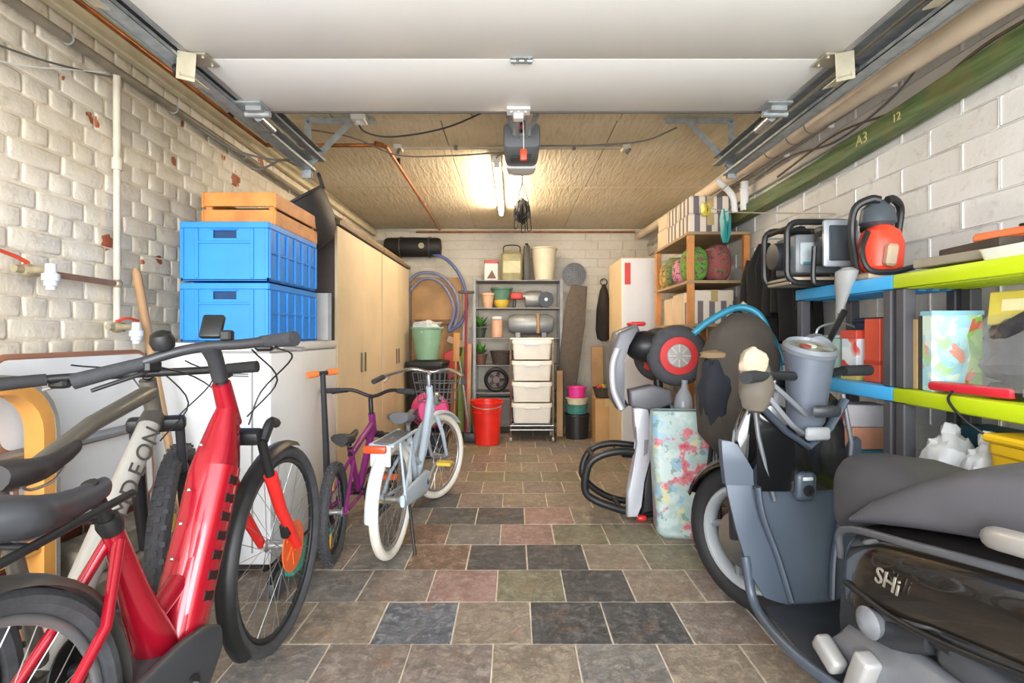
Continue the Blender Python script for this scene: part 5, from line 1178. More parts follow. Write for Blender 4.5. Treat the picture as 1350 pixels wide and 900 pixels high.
hb = S(MB().tube(smooth_path(hbp), .016, 10), 'handlebar', black)
MB().tube([(-.2, .245, 1.0), (-.33, .15, 1.0)], .02, 12).build('grip', mat('scooter_grip', '26272a', .8), hb); MB().tube([(.2, .40, 1.0), (.33, .43, 1.0)], .02, 12).build('grip', mat('scooter_grip', '26272a', .8), hb)
MB().ball((-.235, .25, .965), (.06, .045, .09), 18, 12, .15, 4).build('hand_guard', mat('taupe_muff', '5d564c', .7, 0, .2, 8), hb)
MB().ball((-.255, .235, 1.035), (.045, .04, .055), 14, 10, .25, 5).build('muff_lining', mat('cream_fleece', 'b5a68f', .9, 0, .12, 20, .4, 80), hb)
for k, P in enumerate(([(-.2, .28, 1.0), (-.12, .27, .93), (-.03, .29, .86)], [(-.24, .24, .98), (-.14, .22, .85), (-.05, .28, .8)])): MB().tube(smooth_path(P), .009, 8).build('control_cable', mat('silver_sleeve', '7f838a', .4, .3), hb)
MB().lathe([(.055, 0), (.06, .02), (.045, .045), (.01, .05)], (.085, .40, 1.075), (-.2, -1, .2), 20).build('mirror_shell', mat('mirror_grey', '7c8188', .3, .4), hb); MB().tube([(.09, .37, 1.0), (.085, .395, 1.07)], .008, 8).build('mirror_stem', black, hb)
# floorboard and tunnel
S(MB().prism([(-.19, .30), (-.235, .06), (-.21, -.22), (.21, -.22), (.235, .06), (.19, .30)], .17, .215, lambda u, v, h: V((u, v, h)), .012, 2), 'floorboard', dkg)
for s in (-1, 1): S(MB().tube(smooth_path([(s*.21, .355, .36), (s*.20, .31, .21), (s*.235, .06, .20), (s*.215, -.24, .22)]), .016, 10), 'floor_edge', gb_)
# body and seat
def sect(y, w_, z0, z1, p=.6, n=22): return [V((w_*math.copysign(abs(math.cos(a))**p, math.cos(a)), y, (z0+z1)/2+(z1-z0)/2*math.copysign(abs(math.sin(a))**p, math.sin(a)))) for a in [2*PI*j/n for j in range(n)]]
S(MB().ring_loft([sect(y, w_, a, b) for y, w_, a, b in ((.035, .07, .24, .52), (.02, .115, .22, .56), (-.04, .15, .22, .61), (-.16, .168, .36, .645), (-.32, .183, .43, .68), (-.55, .19, .47, .725), (-.8, .165, .54, .765), (-.95, .09, .61, .75))]), 'body_panel', gbr)
S(MB().ring_loft([sect(y, w_, a, b) for y, w_, a, b in ((-.02, .153, .23, .46), (-.1, .16, .25, .43), (-.2, .165, .33, .45), (-.3, .172, .40, .47))]), 'lower_panel', dkg)
for s in (-1, 1): S(MB().tube(smooth_path([(s*.125, .01, .50), (s*.163, -.05, .60), (s*.187, -.3, .655), (s*.193, -.6, .705)]), .010, 8), 'seat_trim', mat('grey_trim', '5d6066', .35, .2))
for s in (-1, 1): S(MB().tube(smooth_path([(s*.15, -.04, .45), (s*.18, -.25, .455), (s*.19, -.5, .50), (s*.165, -.8, .57)]), .008, 8), 'panel_seam', black)
S(MB().ring_loft([sect(y, w_, a, b, .62) for y, w_, a, b in ((.10, .05, .60, .70), (.085, .09, .54, .755), (.04, .122, .545, .785), (-.08, .145, .625, .795), (-.22, .15, .665, .785), (-.34, .15, .69, .785), (-.45, .14, .70, .78))]), 'seat', seat_m)
S(MB().ring_loft([sect(y, w_, a, b, .62) for y, w_, a, b in ((-.05, .15, .615, .64), (-.13, .166, .635, .715), (-.22, .172, .657, .775), (-.32, .178, .68, .83), (-.42, .178, .70, .872), (-.54, .174, .725, .893), (-.66, .166, .745, .897), (-.80, .145, .765, .89), (-.90, .09, .785, .865))]), 'passenger_seat', mat('seat_vinyl_pale', '5a595f', .55, 0, .08, 5, .12, 150))
S(MB().tube(smooth_path([(-.178, -.46, .735), (-.225, -.52, .755), (-.235, -.66, .775), (-.19, -.84, .80), (0, -.93, .81), (.19, -.84, .80), (.235, -.66, .775), (.225, -.52, .755), (.178, -.46, .735)]), .022, 12), 'grab_rail', mat('silver_rail', 'c3c1bf', .4, .5, .06))
SR = Matrix(((0, 0, -1), (-1, 0, 0), (0, 1, 0)))
text('model_lettering', 'SHi', .06, mat('silver_lettering', 'a8a294', .4, .3), sc_t, (-.1835, -.21, .535), Matrix(((-.13, 0, -1), (-1, 0, .13), (0, 1, 0))), .0015, .25)
# engine, exhaust side parts, foot pegs
eg = mat('engine_silver', '8d9197', .45, .5, .15, 10)
S(MB().ring_loft([[V((-.135+.05*math.cos(a), y, z+h*math.sin(a))) for a in [2*PI*j/18 for j in range(18)]] for y, z, h in ((-.02, .27, .03), (-.06, .27, .085), (-.25, .285, .10), (-.48, .30, .085), (-.66, .31, .075), (-.74, .31, .03))]), 'transmission_cover', eg)
S(MB().lathe([(.03, .0), (.062, .0), (.068, -.02), (.05, -.05), (.02, -.055)], (-.13, -.16, .40), (-1, 0, 0), 20), 'fan_cap', mat('engine_dark', '4c4f54', .5, .3)); S(MB().lathe([(.03, 0), (.04, .03), (.012, .05)], (-.15, -.15, .40), (-1, 0, 0), 16), 'cap_centre', eg)
S(MB().tube(smooth_path([(-.10, -.18, .42), (-.14, -.28, .45), (-.13, -.4, .42), (-.10, -.46, .36)]), .022, 10), 'intake_hose', black)
S(MB().obox((-.1, -.42, .42), (.12, .22, .07), (.1, 0, 0), .02, 2), 'air_box', mat('engine_dark', '4c4f54', .5, .3))
S(MB().tube([(-.12, -.5, .66), (-.14, -.68, .32)], .025, 12), 'shock_absorber', mat('shock_spring', 'a9a6a2', .4, .4))
S(MB().obox((-.215, -.06, .27), (.045, .09, .05), (.5, 0, 0), .012, 2), 'footpeg', mat('footpeg_silver', 'a3a2a0', .45, .3, .06)); S(MB().obox((-.20, -.15, .255), (.05, .05, .16), (.35, 0, .0), .01, 2), 'footpeg_bracket', mat('footpeg_silver', 'bdbcba', .45, .3, .06))
S(MB().tube(smooth_path([(-.10, -.1, .16), (-.16, -.22, .06), (-.2, -.28, .012)]), .012, 8), 'side_stand', dkg)
S(MB().box(-.14, .14, -.24, .05, .18, .24, .01), 'under_tray', dkg)
S(MB().tube([(.15, -.2, .3), (.17, -.45, .33), (.18, -.85, .42)], [.03, .05, .055], 14), 'exhaust', mat('exhaust_grey', '6d6e70', .4, .6))
S(MB().ring_loft([[V((w_*math.cos(a)*1.0, y, z+.02*math.sin(a))) for a in [2*PI*j/14 for j in range(14)]] for y, z, w_ in ((-.8, .60, .08), (-.95, .52, .075), (-1.02, .40, .06))]), 'rear_fender', black)
for s in (-1, 1): S(MB().obox((s*.12, -.9, .70), (.09, .05, .05), (0, 0, s*.5), .015), 'tail_lamp', mat('red_lens', '9c1f22', .25))

# ---------------------------------------------------------------- plastic shelving on the right wall
lime = mat('lime_plastic', 'c3da12', .4, 0, .06, 3); sky = mat('sky_blue_plastic', '3fa3dc', .4, 0, .06, 3); post_m = mat('dark_grey_post', '4a4a4f', .5, 0, .12)
def shelving(label, y0, y1, m, zs):
    t = thing('shelving_unit', label, 'shelving', (1.485, (y0+y1)/2, 0)); h = (y1-y0)/2
    for z in zs:
        sh = MB().box(-.14, .14, -h, h, z-.05, z, .006, 2).build('shelf', m, t)
        for k in range(5): MB().box(-.12+.05*k, -.095+.05*k, -h+.03, h-.03, z-.054, z-.05).build('shelf_rib', m, sh)
    for x in (-.115, .115):
        for y in (-h+.03, h-.03):
            for a, b in zip([0]+list(zs), zs): MB().box(x-.021, x+.021, y-.021, y+.021, a+.001, b-.052, .004).build('post', post_m, t)
    return t
ZS = (.14, .54, .945, 1.345)
shelving('grey post shelving unit with sky blue shelves on the right wall', 1.862, 2.50, sky, ZS)
shelving('grey post shelving unit with lime green shelves on the right wall', 1.12, 1.858, lime, ZS)

# machines on the blue top shelf
gf = mat('machine_grey', '6d7276', .45, .1, .15); 
t = thing('power_generator', 'grey framed portable generator at the far end of the blue top shelf', 'generator', (1.37, 2.44, 1.346))
for s in (-1, 1):
    P = rrect(.30, .27, .05, 4); MB().tube([(u, s*.105, v+.155) for u, v in P], .014, 8, True).build('frame_hoop', black, t)
for u, v in ((-.13, .03), (.13, .03), (-.13, .27), (.13, .27)): MB().cyl((u, -.105, v), (u, .105, v), .012, 8).build('frame_bar', black, t)
MB().box(-.11, .10, -.10, .09, .06, .24, .02, 2).build('engine_block', gf, t); MB().box(-.09, .06, -.108, -.10, .10, .20, .004).build('control_panel', mat('pale_panel', 'a7b0b4', .4), t)
MB().box(-.03, .02, -.112, -.107, .13, .16, .003).build('red_switch', mat('red_plastic', 'c8352c', .45), t); MB().box(-.08, .05, -.112, -.107, .10, .112, .002).build('teal_strip', mat('teal_strip', '3f7d88', .4), t)
MB().lathe([(.06, -.02), (.065, 0), (.06, .05), (.02, .055)], (-.115, .0, .15), (-1, 0, 0), 18).build('recoil_cover', dkg, t); MB().box(-.14, .13, -.11, .1, .014, .045, .006).build('base_tray', mat('pale_base', 'b3a58f', .5), t)
MB().lathe([(.02, .24), (.03, .255), (.03, .275)], (.05, 0, 0), n=14).build('fuel_cap', black, t)
t = thing('pressure_washer', 'pressure washer with orange-red motor cover and black handles on the blue top shelf', 'pressure washer', (1.475, 2.12, 1.346)); t.scale = (.86, .86, .95)
MB().ring_loft([[V((w_*math.cos(a), -.02+d_*math.sin(a), z)) for a in [2*PI*j/20 for j in range(20)]] for z, w_, d_ in ((.02, .05, .05), (.06, .09, .08), (.16, .095, .085), (.21, .08, .07), (.235, .04, .04))]).build('motor_cover', mat('orange_red', 'e8442a', .4, 0, .1), t)
MB().box(-.12, .12, -.12, .12, 0, .03, .008).build('base_plate', mat('tan_base', 'b09a80', .5), t)
MB().ring_loft([[V((w_*math.cos(a)+.0, .0+d_*math.sin(a), z)) for a in [2*PI*j/18 for j in range(18)]] for z, w_, d_ in ((.23, .05, .05), (.25, .08, .07), (.31, .07, .06), (.345, .03, .03))]).build('pump_head', mat('slate_grey', '4a5258', .4, .2), t)
for s, x in ((-1, -.11), (1, .11)):
    MB().tube(smooth_path([(x, .02*s, .02), (x, .02, .2), (x*.98, .0, .31), (x*.5, -.03, .345), (x*.15, -.04, .34)], 5), .017, 10).build('carry_handle', black, t)
MB().lathe([(.03, -.06), (.04, -.04), (.04, .04), (.03, .06)], (.06, .1, .25), (1, 0, 0), 16).build('filter_drum', dkg, t)
MB().tube(smooth_path([(-.1, -.08, .2), (-.14, -.1, .12), (-.12, -.12, .04), (-.02, -.13, .03), (.08, -.12, .05)]), .012, 8).build('hose', black, t); MB().obox((-.02, -.115, .10), (.05, .04, .09), (.1, .1, 0), .01).build('tan_bracket', mat('tan_base', 'b09a80', .5), t)
t = thing('work_lamp', 'grey framed work lamp standing between the generator and pressure washer', 'lamp', (1.385, 2.27, 1.346))
MB().box(-.06, .06, -.045, .045, .09, .26, .012, 2).build('lamp_housing', dkg, t); MB().box(-.072, .072, -.055, -.045, .075, .275, .01, 2).build('bezel', mat('pale_grey_bezel', '9aa0a8', .35, .3), t); MB().box(-.05, .05, -.058, -.055, .1, .25, .004).build('lamp_glass', mat('dark_glass', '3d4448', .15), t)
MB().tube(smooth_path([(-.08, 0, .17), (-.085, 0, .03), (-.06, 0, .01), (.06, 0, .01), (.085, 0, .03), (.08, 0, .17)]), .011, 8).build('stand_bow', black, t)
# things hanging or lying on the lime top shelf
wdp = mat('grey_board_wood', '9a8f80', .6, 0, .2, 8)
t = tag(MB().obox((1.50, 1.66, 1.378), (.17, .36, .03), (0, 0, .12), .003).build('wooden_board', wdp), 'grey-brown wooden board lying on the lime top shelf', 'board')
t = tag(MB().obox((1.52, 1.68, 1.41), (.12, .26, .03), (0, 0, -.1), .004).build('dark_offcut', mat('dark_offcut', '4a4038', .6, 0, .2)), 'dark offcut lying on the grey-brown board of the lime shelf', 'board')
t = thing('hand_tool', 'orange tool lying on the dark offcut on the lime top shelf', 'tool', (1.52, 1.60, 1.4265)); MB().obox((0, 0, .015), (.04, .2, .03), (0, 0, .2), .008).build('tool_body', mat('orange_tool', 'e0794a', .45, 0, .1), t); MB().obox((.01, -.06, .034), (.03, .06, .008), (0, 0, .2), .003).build('dark_grip', black, t)
for k, (y, c) in enumerate(((1.50, 'grey-blue'), (1.395, 'dark blue'))):
    t = thing('tape_roll', '%s roll standing upright on the lime top shelf' % c, 'roll', (1.56, y, 1.347)); MB().lathe([(.03, -.022), (.05, -.022), (.05, .022), (.03, .022)], (0, 0, .05), (.4, 1, 0), 24).build('roll_body', mat('roll'+c, ('5f6d84', '47598a')[k], .5), t); MB().lathe([(.03, -.018), (.03, .018)], (0, 0, .05), (.4, 1, 0), 20).build('roll_core', cbm, t)
t = thing('red_case', 'red case at the near end of the lime top shelf', 'case', (1.50, 1.30, 1.347)); MB().box(-.09, .09, -.07, .07, 0, .075, .008, 2).build('case_body', mat('red_case', 'd0263a', .4), t); MB().box(-.091, .091, -.071, .071, .05, .056).build('case_seam', mat('dark_red', '6d1620', .5), t); MB().box(-.095, -.088, -.02, .02, .045, .062, .002).build('latch', alu, t)
t = thing('white_tray', 'flat white tray on the lime top shelf before the two rolls', 'tray', (1.42, 1.44, 1.347)); MB().ring_loft([[(u*q, v*q, z) for u, v in rrect(.10, .22, .02)] for z, q in ((0, .9), (.03, 1), (.034, 1.04))]).build('tray_body', whitep, t)
t = thing('hand_tool', 'grey hand tool with cable hanging off the front of the blue top shelf', 'tool', (1.335, 2.11, 1.34)); MB().ring_loft([[V((-.0+.022*math.cos(a)*q, .03*math.sin(a)*q-.3*z, z)) for a in [2*PI*j/14 for j in range(14)]] for z, q in ((.06, .8), (.045, 1.7), (.0, 1.5), (-.06, .9), (-.12, .5))]).build('tool_body', mat('clear_grey', 'a3a4a2', .35, 0, .15), t)
MB().tube(smooth_path([(0, 0, -.11), (-.01, .06, -.2), (.0, .12, -.26), (.02, .17, -.34)]), .012, 8).build('tool_cable', black, t); MB().obox((.01, .13, -.28), (.03, .04, .05), (.4, 0, 0), .01).build('plug', black, t)

# goods on the middle shelves
def pbox(name, label, cat, loc, size, m, rz=0, extra=None, group=None):
    t = thing(name, label, cat, loc, rz, group); sx, sy, sz = size
    MB().box(-sx/2, sx/2, -sy/2, sy/2, 0, sz, .003).build('box_body', m, t)
    if extra: extra(t, sx, sy, sz)
    return t
def blotch(name, cols, scale=9, rough=.5):
    if name in MC: return MC[name]
    m = bpy.data.materials.new(name); t = NT(m); tc = t.n('ShaderNodeTexCoord').outputs['Object']
    nz = t.n('ShaderNodeTexNoise', ins={'Vector': tc, 'Scale': scale*.6, 'Detail': 2.}).outputs['Color']
    p = t.n('ShaderNodeVectorMath', operation='MULTIPLY_ADD', ins={0: nz, 1: (.12, .12, .12), 2: tc}).outputs[0]
    vo = t.n('ShaderNodeTexVoronoi', ins={'Vector': p, 'Scale': float(scale)})
    sp = t.n('ShaderNodeSeparateColor', ins={0: vo.outputs['Color']}).outputs[0]
    n = len(cols); c = t.ramp(sp, [(i/n, lin(q)) for i, q in enumerate(cols)], 'CONSTANT')
    d = t.ramp(vo.outputs['Distance'], [(.55, (0, 0, 0, 1)), (.8, (1, 1, 1, 1))])
    t.l(t.mix(d, c, lin(cols[0])), t.b.inputs['Base Color']); t.b.inputs['Roughness'].default_value = rough; MC[name] = m; return m
def band_x(col, nm, z0, z1):
    def f(t, sx, sy, sz): MB().box(-sx/2-.001, sx/2+.001, -sy/2-.001, sy/2+.001, sz*z0, sz*z1).build(nm, mat(nm+col, col, .5), t)
    return f
pbox('detergent_box', 'white and red detergent box with a yellow foot on the blue middle shelf', 'box', (1.47, 2.2, .946), (.12, .10, .20), blotch('detergent_print', ('dfe3e6', 'd8dfe6', 'cf4a44', 'e5e6e6', 'd96a58', 'c6d3e2'), 11), 0, lambda t, a, b, c: (MB().box(-a/2-.003, a/2+.003, -b/2-.003, b/2+.003, c-.03, c+.006, .003).build('red_lid', mat('red_lid', 'd9503e', .45), t), MB().box(-a/2-.001, a/2+.001, -b/2-.001, b/2+.001, .0, .035).build('yellow_band', mat('yellow_band', 'd9c06a', .5), t)))
pbox('tall_box', 'tall orange-red box standing beside the grey shelf post', 'box', (1.47, 2.06, .946), (.12, .09, .25), mat('orange_red_card', 'd8553c', .5, 0, .1, 6), 0, band_x('c04430', 'dark_band', .28, .34))
t = thing('laundry_pail', 'grey-green pail at the far end of the blue middle shelf', 'pail', (1.46, 2.36, .946)); MB().lathe([(.07, 0), (.075, .005), (.098, .17), (.105, .175), (.105, .185), (.092, .18), (.01, .165)], n=22).build('pail_shell', mat('grey_green_pail', '7f948a', .5, 0, .08), t); MB().tube(smooth_path([(-.1, 0, .17), (-.08, 0, .22), (0, 0, .24), (.08, 0, .22), (.1, 0, .17)]), .005, 6).build('bail_handle', galv, t)
pbox('storage_tub', 'dark blue tub against the wall on the blue middle shelf', 'tub', (1.565, 2.22, .946), (.08, .24, .24), mat('navy_tub', '2a3658', .5, 0, .1), 0, lambda t, a, b, c: MB().box(-a/2-.006, a/2+.006, -b/2-.006, b/2+.006, c+.001, c+.02, .004).build('tub_lid', mat('navy_lid', '26304e', .5), t))
for k, (y, w_, h, c, lab) in enumerate(((1.80, .022, .24, 'b79a6a', 'tan book standing first beside the grey shelf post'), (1.775, .024, .25, '4f4a40', 'dark book standing beside the tan book'))):
    t = thing('book', lab+' on the lime shelf', 'book', (1.46, y, .946), 0, 'books on the lime middle shelf'); MB().box(-.08, .08, -w_/2, w_/2, 0, h, .002).build('cover', mat('book'+c, c, .6), t); MB().box(-.077, .081, -w_/2+.003, w_/2-.003, .003, h-.003).build('pages', mat('pages', 'd8d0bd', .7), t)
pbox('game_box', 'pale blue and green children\'s game box standing on the lime middle shelf', 'box', (1.44, 1.72, .946), (.15, .05, .262), blotch('game_print', ('9fd0de', 'b9e0e8', '9fd0de', 'd9e6df', 'a8cf9a', 'e0a08f', 'a8d8e6', 'cfe6d6'), 26), -.12, lambda t, a, b, c: (MB().prism([(a*.12, .01), (a*.49, .01), (a*.49, c*.95), (a*.3, c*.9), (a*.2, c*.7), (a*.26, c*.45)], -b/2-.0012, -b/2).build('green_panel', blotch('green_print', ('7fb53e', '8fbe55', 'd06a4a', '6fa83a', '9cc46a'), 30), t), MB().box(-a/2-.003, a/2+.003, -b/2-.003, b/2+.003, c-.012, c+.002).build('box_lid', mat('pale_blue_lid', '8ec5d8', .5), t)))
# clear bag with yellow header card
t = thing('parts_bag', 'clear bag of dark parts with a yellow header card on the lime middle shelf', 'bag', (1.44, 1.46, .962), .0, rot=(0, .12, .12))
cl = mat('clear_film', 'e6e8ea', .12, 0, .02, 4, alpha=.16)
MB().ball((0, 0, .115), (.08, .125, .115), 16, 10, .35, 5, .004).build('dark_parts', mat('dark_parts', '3d3d42', .35, .3, .4, 25, .6, 40), t)
MB().ring_loft([[(u*q-.0, v*q2, z) for u, v in rrect(.18, .30, .05)] for z, q, q2 in ((.002, .7, .85), (.05, 1.0, 1.0), (.15, .85, .98), (.22, .3, .9), (.235, .1, .88))]).build('film', cl, t)
MB().box(-.012, .012, -.13, .13, .20, .30, .003).build('header_card', mat('yellow_card', 'd8c552', .5, 0, .08, 12), t); MB().box(-.0135, -.012, -.09, .09, .24, .275).build('pale_strip', mat('pale_strip', 'e6dfae', .5), t)
t = thing('red_clamp', 'red and black clamp lying at the front of the lime middle shelf', 'tool', (1.385, 1.58, .947)); MB().obox((0, 0, .02), (.05, .26, .03), (0, .0, .1), .01, 2).build('clamp_bar', mat('red_clamp', 'cf2436', .4), t); MB().obox((.03, -.1, .025), (.06, .12, .045), (0, 0, .1), .012).build('clamp_jaw', black, t)
t = tag(MB().tube(smooth_path([(1.36, 1.62, .96), (1.33, 1.6, .93), (1.335, 1.55, .88), (1.36, 1.5, .84), (1.40, 1.47, .80)]), .004, 6).build('cable', black), 'thin black cable drooping over the front of the lime middle shelf', 'cable')
# lower shelf
for k, (x, y, sx, sy, sz, c, lab) in enumerate(((1.45, 2.20, .16, .14, .12, '2f7f8c', 'teal box at the bottom of the pile on the lower blue shelf'), (1.45, 2.20, .15, .13, .09, 'd99a7c', 'salmon box in the middle of the pile on the lower blue shelf'), (1.45, 2.20, .16, .13, .09, 'c9c4c8', 'white box with a red patch topping the pile on the lower blue shelf'))):
    z = .541+(0, .1225, .2145)[k]
    pbox('stacked_box', lab, 'box', (x, y, z), (sx, sy, sz), mat('card'+c, c, .5, 0, .12, 10), (.0, .1, -.06)[k], (lambda t, a, b, c_: MB().box(-a/2-.001, -a/2, -.04, .03, .02, .055).build('red_patch', mat('red_patch', 'c05560', .5), t)) if k == 2 else None, 'boxes piled on the lower blue shelf')
pbox('organiser_box', 'dark teal organiser box behind the white bags on the lower lime shelf', 'box', (1.56, 1.66, .541), (.10, .22, .29), mat('dark_teal', '2b5668', .5, 0, .1), 0, band_x('8fb0bd', 'pale_band', .5, .6))
wf = mat('white_bag_film', 'dadde2', .4, 0, .08, 10, .5, 14)
for k, (x, y, r_, lab) in enumerate(((1.42, 1.70, .092, 'larger white crumpled plastic bag before the teal organiser box'), (1.41, 1.55, .06, 'smaller white plastic bag with a blue spot on the lower lime shelf'))):
    t = thing('plastic_bag', lab, 'bag', (x, y, .541), 0); MB().ball((0, 0, .125), (.08, r_, .15), 28, 18, .22, 7, .003).build('bag_film', wf, t); MB().ball((0, 0, .275), (.03, .03, .03), 10, 6, .5).build('bag_knot', wf, t)
    if k: MB().lathe([(.03, 0), (.03, .003)], (-.094, .03, .12), (-1, 0, .1), 14).build('blue_spot', mat('blue_spot', '5f86c4', .5), t)
t = thing('yellow_bucket', 'yellow tub with white label at the near end of the lower lime shelf', 'tub', (1.425, 1.395, .541)); t.scale = (1, 1, 1.28); MB().ring_loft([[(u*q, v*q, z) for u, v in rrect(.18, .17, .03)] for z, q in ((0, .92), (.2, 1), (.205, 1.05), (.225, 1.05))]).build('tub_body', mat('yellow_tub', 'eec01c', .4, 0, .08), t); MB().box(-.094, -.089, -.06, .06, .03, .10, .001).build('white_label', whitep, t); MB().box(-.1, .1, -.09, .09, .226, .245, .006).build('tub_lid', mat('yellow_tub', 'eec01c', .4), t)
t = thing('dark_bottle', 'dark grey bottle at the back of the lower lime shelf', 'bottle', (1.56, 1.47, .541)); MB().lathe([(.035, 0), (.037, .01), (.037, .17), (.015, .21), (.015, .24), (.018, .242), (.018, .265), (.01, .267)], n=18).build('bottle_body', mat('dark_bottle', '45464c', .35), t)
# ---------------------------------------------------------------- right side behind the scooter
# pedal kart stood on its nose
k_ = thing('pedal_kart', 'black and silver pedal kart standing on its nose with a red-rimmed wheel on top', 'pedal kart', (.86, 3.35, 0))
Kt = lambda mb, name, m, par=None, **kw: mb.build(name, m, par or k_, 50, **kw)
kg = mat('kart_grey', '6a6b70', .45, .1, .1, 5); ksil = mat('kart_silver', 'c9cbd3', .35, .3, .06, 4); kred = mat('kart_red', 'cc2f30', .4, 0, .08)
def kwheel(loc, rz, nm='kart_wheel'):
    rim = MB().lathe([(.05, -.05), (.115, -.052), (.118, -.045), (.10, -.03), (.10, .03), (.118, .045), (.115, .052), (.05, .05)], (0, 0, 0), (0, 1, 0), 30).build(nm, kred, k_, loc=loc, rot=(0, 0, rz))
    MB().torus((0, 0, 0), (0, 1, 0), .135, .055, 40, 14, .95).build('tyre', mat('kart_tyre', '47464a', .8, 0, .15, 30, .3, 100), rim)
    MB().lathe([(.01, -.058), (.07, -.056), (.075, -.048), (.01, -.045)], (0, 0, 0), (0, 1, 0), 26).build('hub_cover', mat('hub_grey', 'a6a29e', .45, .2, .12, 30), rim)
    for k in range(8): a = k*PI/4; MB().obox((.045*math.cos(a), -.06, .045*math.sin(a)), (.05, .006, .014), (0, -a, 0), .002).build('hub_rib', mat('hub_grey2', 'c3bfba', .45, .2), rim)
    return rim
kwheel((.155, -.10, 1.005), -.05); kwheel((.17, .32, .995), -.05); kwheel((.25, .12, .22), -.35); kwheel((.22, .42, .24), -.3)
Kt(MB().tube([(.10, .0, .10), (.08, .0, .6), (.06, .05, 1.12)], .03, 12), 'main_tube', black)
Kt(MB().cyl((.155, -.05, 1.005), (.17, .30, .995), .016, 10), 'rear_axle', galv); Kt(MB().obox((.06, .03, .93), (.14, .10, .06), (0, .1, 0), .015), 'axle_housing', kred)
Kt(MB().tube(smooth_path([(-.02, -.10, .40), (-.22, -.12, .415), (-.36, -.12, .37), (-.41, -.11, .28), (-.40, -.10, .14), (-.22, -.11, .06), (-.05, -.10, .025), (.06, -.08, .03)]), .024, 10), 'front_bumper', black)
Kt(MB().tube(smooth_path([(-.02, .10, .40), (-.22, .12, .415), (-.36, .12, .36), (-.40, .1, .2), (-.22, .11, .06), (.06, .08, .03)]), .022, 10), 'front_bumper', black)
for p in ((-.36, .37), (-.40, .16), (-.2, .06)): Kt(MB().cyl((p[0], -.115, p[1]), (p[0], .115, p[1]), .016, 8), 'bumper_bar', black)
Mk = lambda u, v, h: V((u, h, v))
Kt(MB().prism([(-.16, .80), (-.02, .83), (.09, .80), (.10, .72), (.02, .68), (-.05, .68), (-.15, .70)], -.20, -.10, Mk, .015, 2), 'seat_base', kg)
Kt(MB().prism([(-.135, .69), (-.05, .70), (-.01, .55), (-.015, .42), (-.07, .25), (-.10, .10), (-.10, .03), (-.17, .03), (-.17, .18), (-.13, .36), (-.10, .48), (-.13, .58)], -.19, -.12, Mk, .012, 2), 'side_fairing', ksil)
MB().prism([(-.075, .40), (-.05, .42), (-.045, .50), (-.07, .50)], -.193, -.19, Mk).build('dark_mark', mat('kart_mark', '77787f', .5), Kt(MB().box(-.07, -.05, -.16, -.13, .4, .45), 'fairing_bracket', black))
Kt(MB().prism([(-.01, .70), (.10, .70), (.09, .4), (.05, .22), (.02, .06), (-.09, .03), (-.06, .22), (.0, .40)], -.17, .12, Mk, .02, 2), 'nose_panel', mat('kart_black', '232326', .45, 0, .15))
Kt(MB().prism([(-.26, 1.02), (-.22, 1.15), (-.10, 1.2), (-.08, 1.15), (-.17, 1.08), (-.20, .98), (-.20, .76), (-.15, .70), (-.20, .66), (-.25, .74)], -.15, .05, Mk, .02, 2), 'seat_shell', kg)
Kt(MB().tube(smooth_path([(-.225, -.16, 1.05), (-.255, -.16, .95), (-.25, -.16, .8), (-.2, -.16, .68)]), .02, 10), 'silver_edge', ksil)
Kt(MB().ball((-.02, .0, 1.06), (.13, .13, .10), 16, 10), 'seat_pad', mat('kart_black', '232326', .45)); Kt(MB().box(-.13, -.03, -.08, .04, 1.19, 1.215, .01), 'red_cap', kred)
Kt(MB().obox((-.08, -.16, .02), (.06, .05, .035), None, .01), 'red_nose_tip', kred)
Kt(MB().tube(smooth_path([(.10, -.05, .72), (.17, -.09, .62), (.20, -.1, .5)]), .02, 8), 'steering_arm', galv_dark)

# floral shopping bag
fb = thing('floral_bag', 'tall pale teal shopping bag with red and blue flowers standing behind the scooter wheel', 'bag', (.975, 2.985, 0), -.12)
def floral():
    m = bpy.data.materials.new('floral_print'); t = NT(m); tc = t.n('ShaderNodeTexCoord').outputs['Object']
    def nz(sc_, off, d=3.): 
        p = t.n('ShaderNodeVectorMath', operation='ADD', ins={0: tc, 1: off}).outputs[0]
        return t.n('ShaderNodeTexNoise', ins={'Vector': p, 'Scale': sc_, 'Detail': d, 'Roughness': .6}).outputs[0]
    c = t.mix(t.ramp(nz(7., (1, 2, 3)), [(.45, (0, 0, 0, 1)), (.55, (1, 1, 1, 1))]), lin('a3b8b4'), lin('bccbc8'))
    c = t.mix(t.ramp(nz(9., (5, 2, 1)), [(.56, (0, 0, 0, 1)), (.6, (.9, .9, .9, 1))]), c, lin('88adc4'))
    c = t.mix(t.ramp(nz(11., (3, 7, 1)), [(.58, (0, 0, 0, 1)), (.62, (.8, .8, .8, 1))]), c, lin('cfc892'))
    c = t.mix(t.ramp(nz(8., (9, 4, 6), 5.), [(.535, (0, 0, 0, 1)), (.57, (1, 1, 1, 1))]), c, lin('c9707a'))
    c = t.mix(t.ramp(nz(8., (9, 4, 6), 6.), [(.60, (0, 0, 0, 1)), (.64, (1, 1, 1, 1))]), c, lin('b33f4c'))
    c = t.mix(t.ramp(nz(22., (2, 8, 6)), [(.6, (0, 0, 0, 1)), (.64, (.8, .8, .8, 1))]), c, lin('6d8f84'))
    t.l(c, t.b.inputs['Base Color']); t.b.inputs['Roughness'].default_value = .4; return m
fl_m = floral() if 1 else blotch('floral_print', ('a9bdb8', 'b4c6c2', 'c25560', '9fb6b4', 'c9d3d0', 'd27f84', '8fb3c9', 'b0c4be', 'cfc79c', 'aebfba'), 17, .45)
rg = []
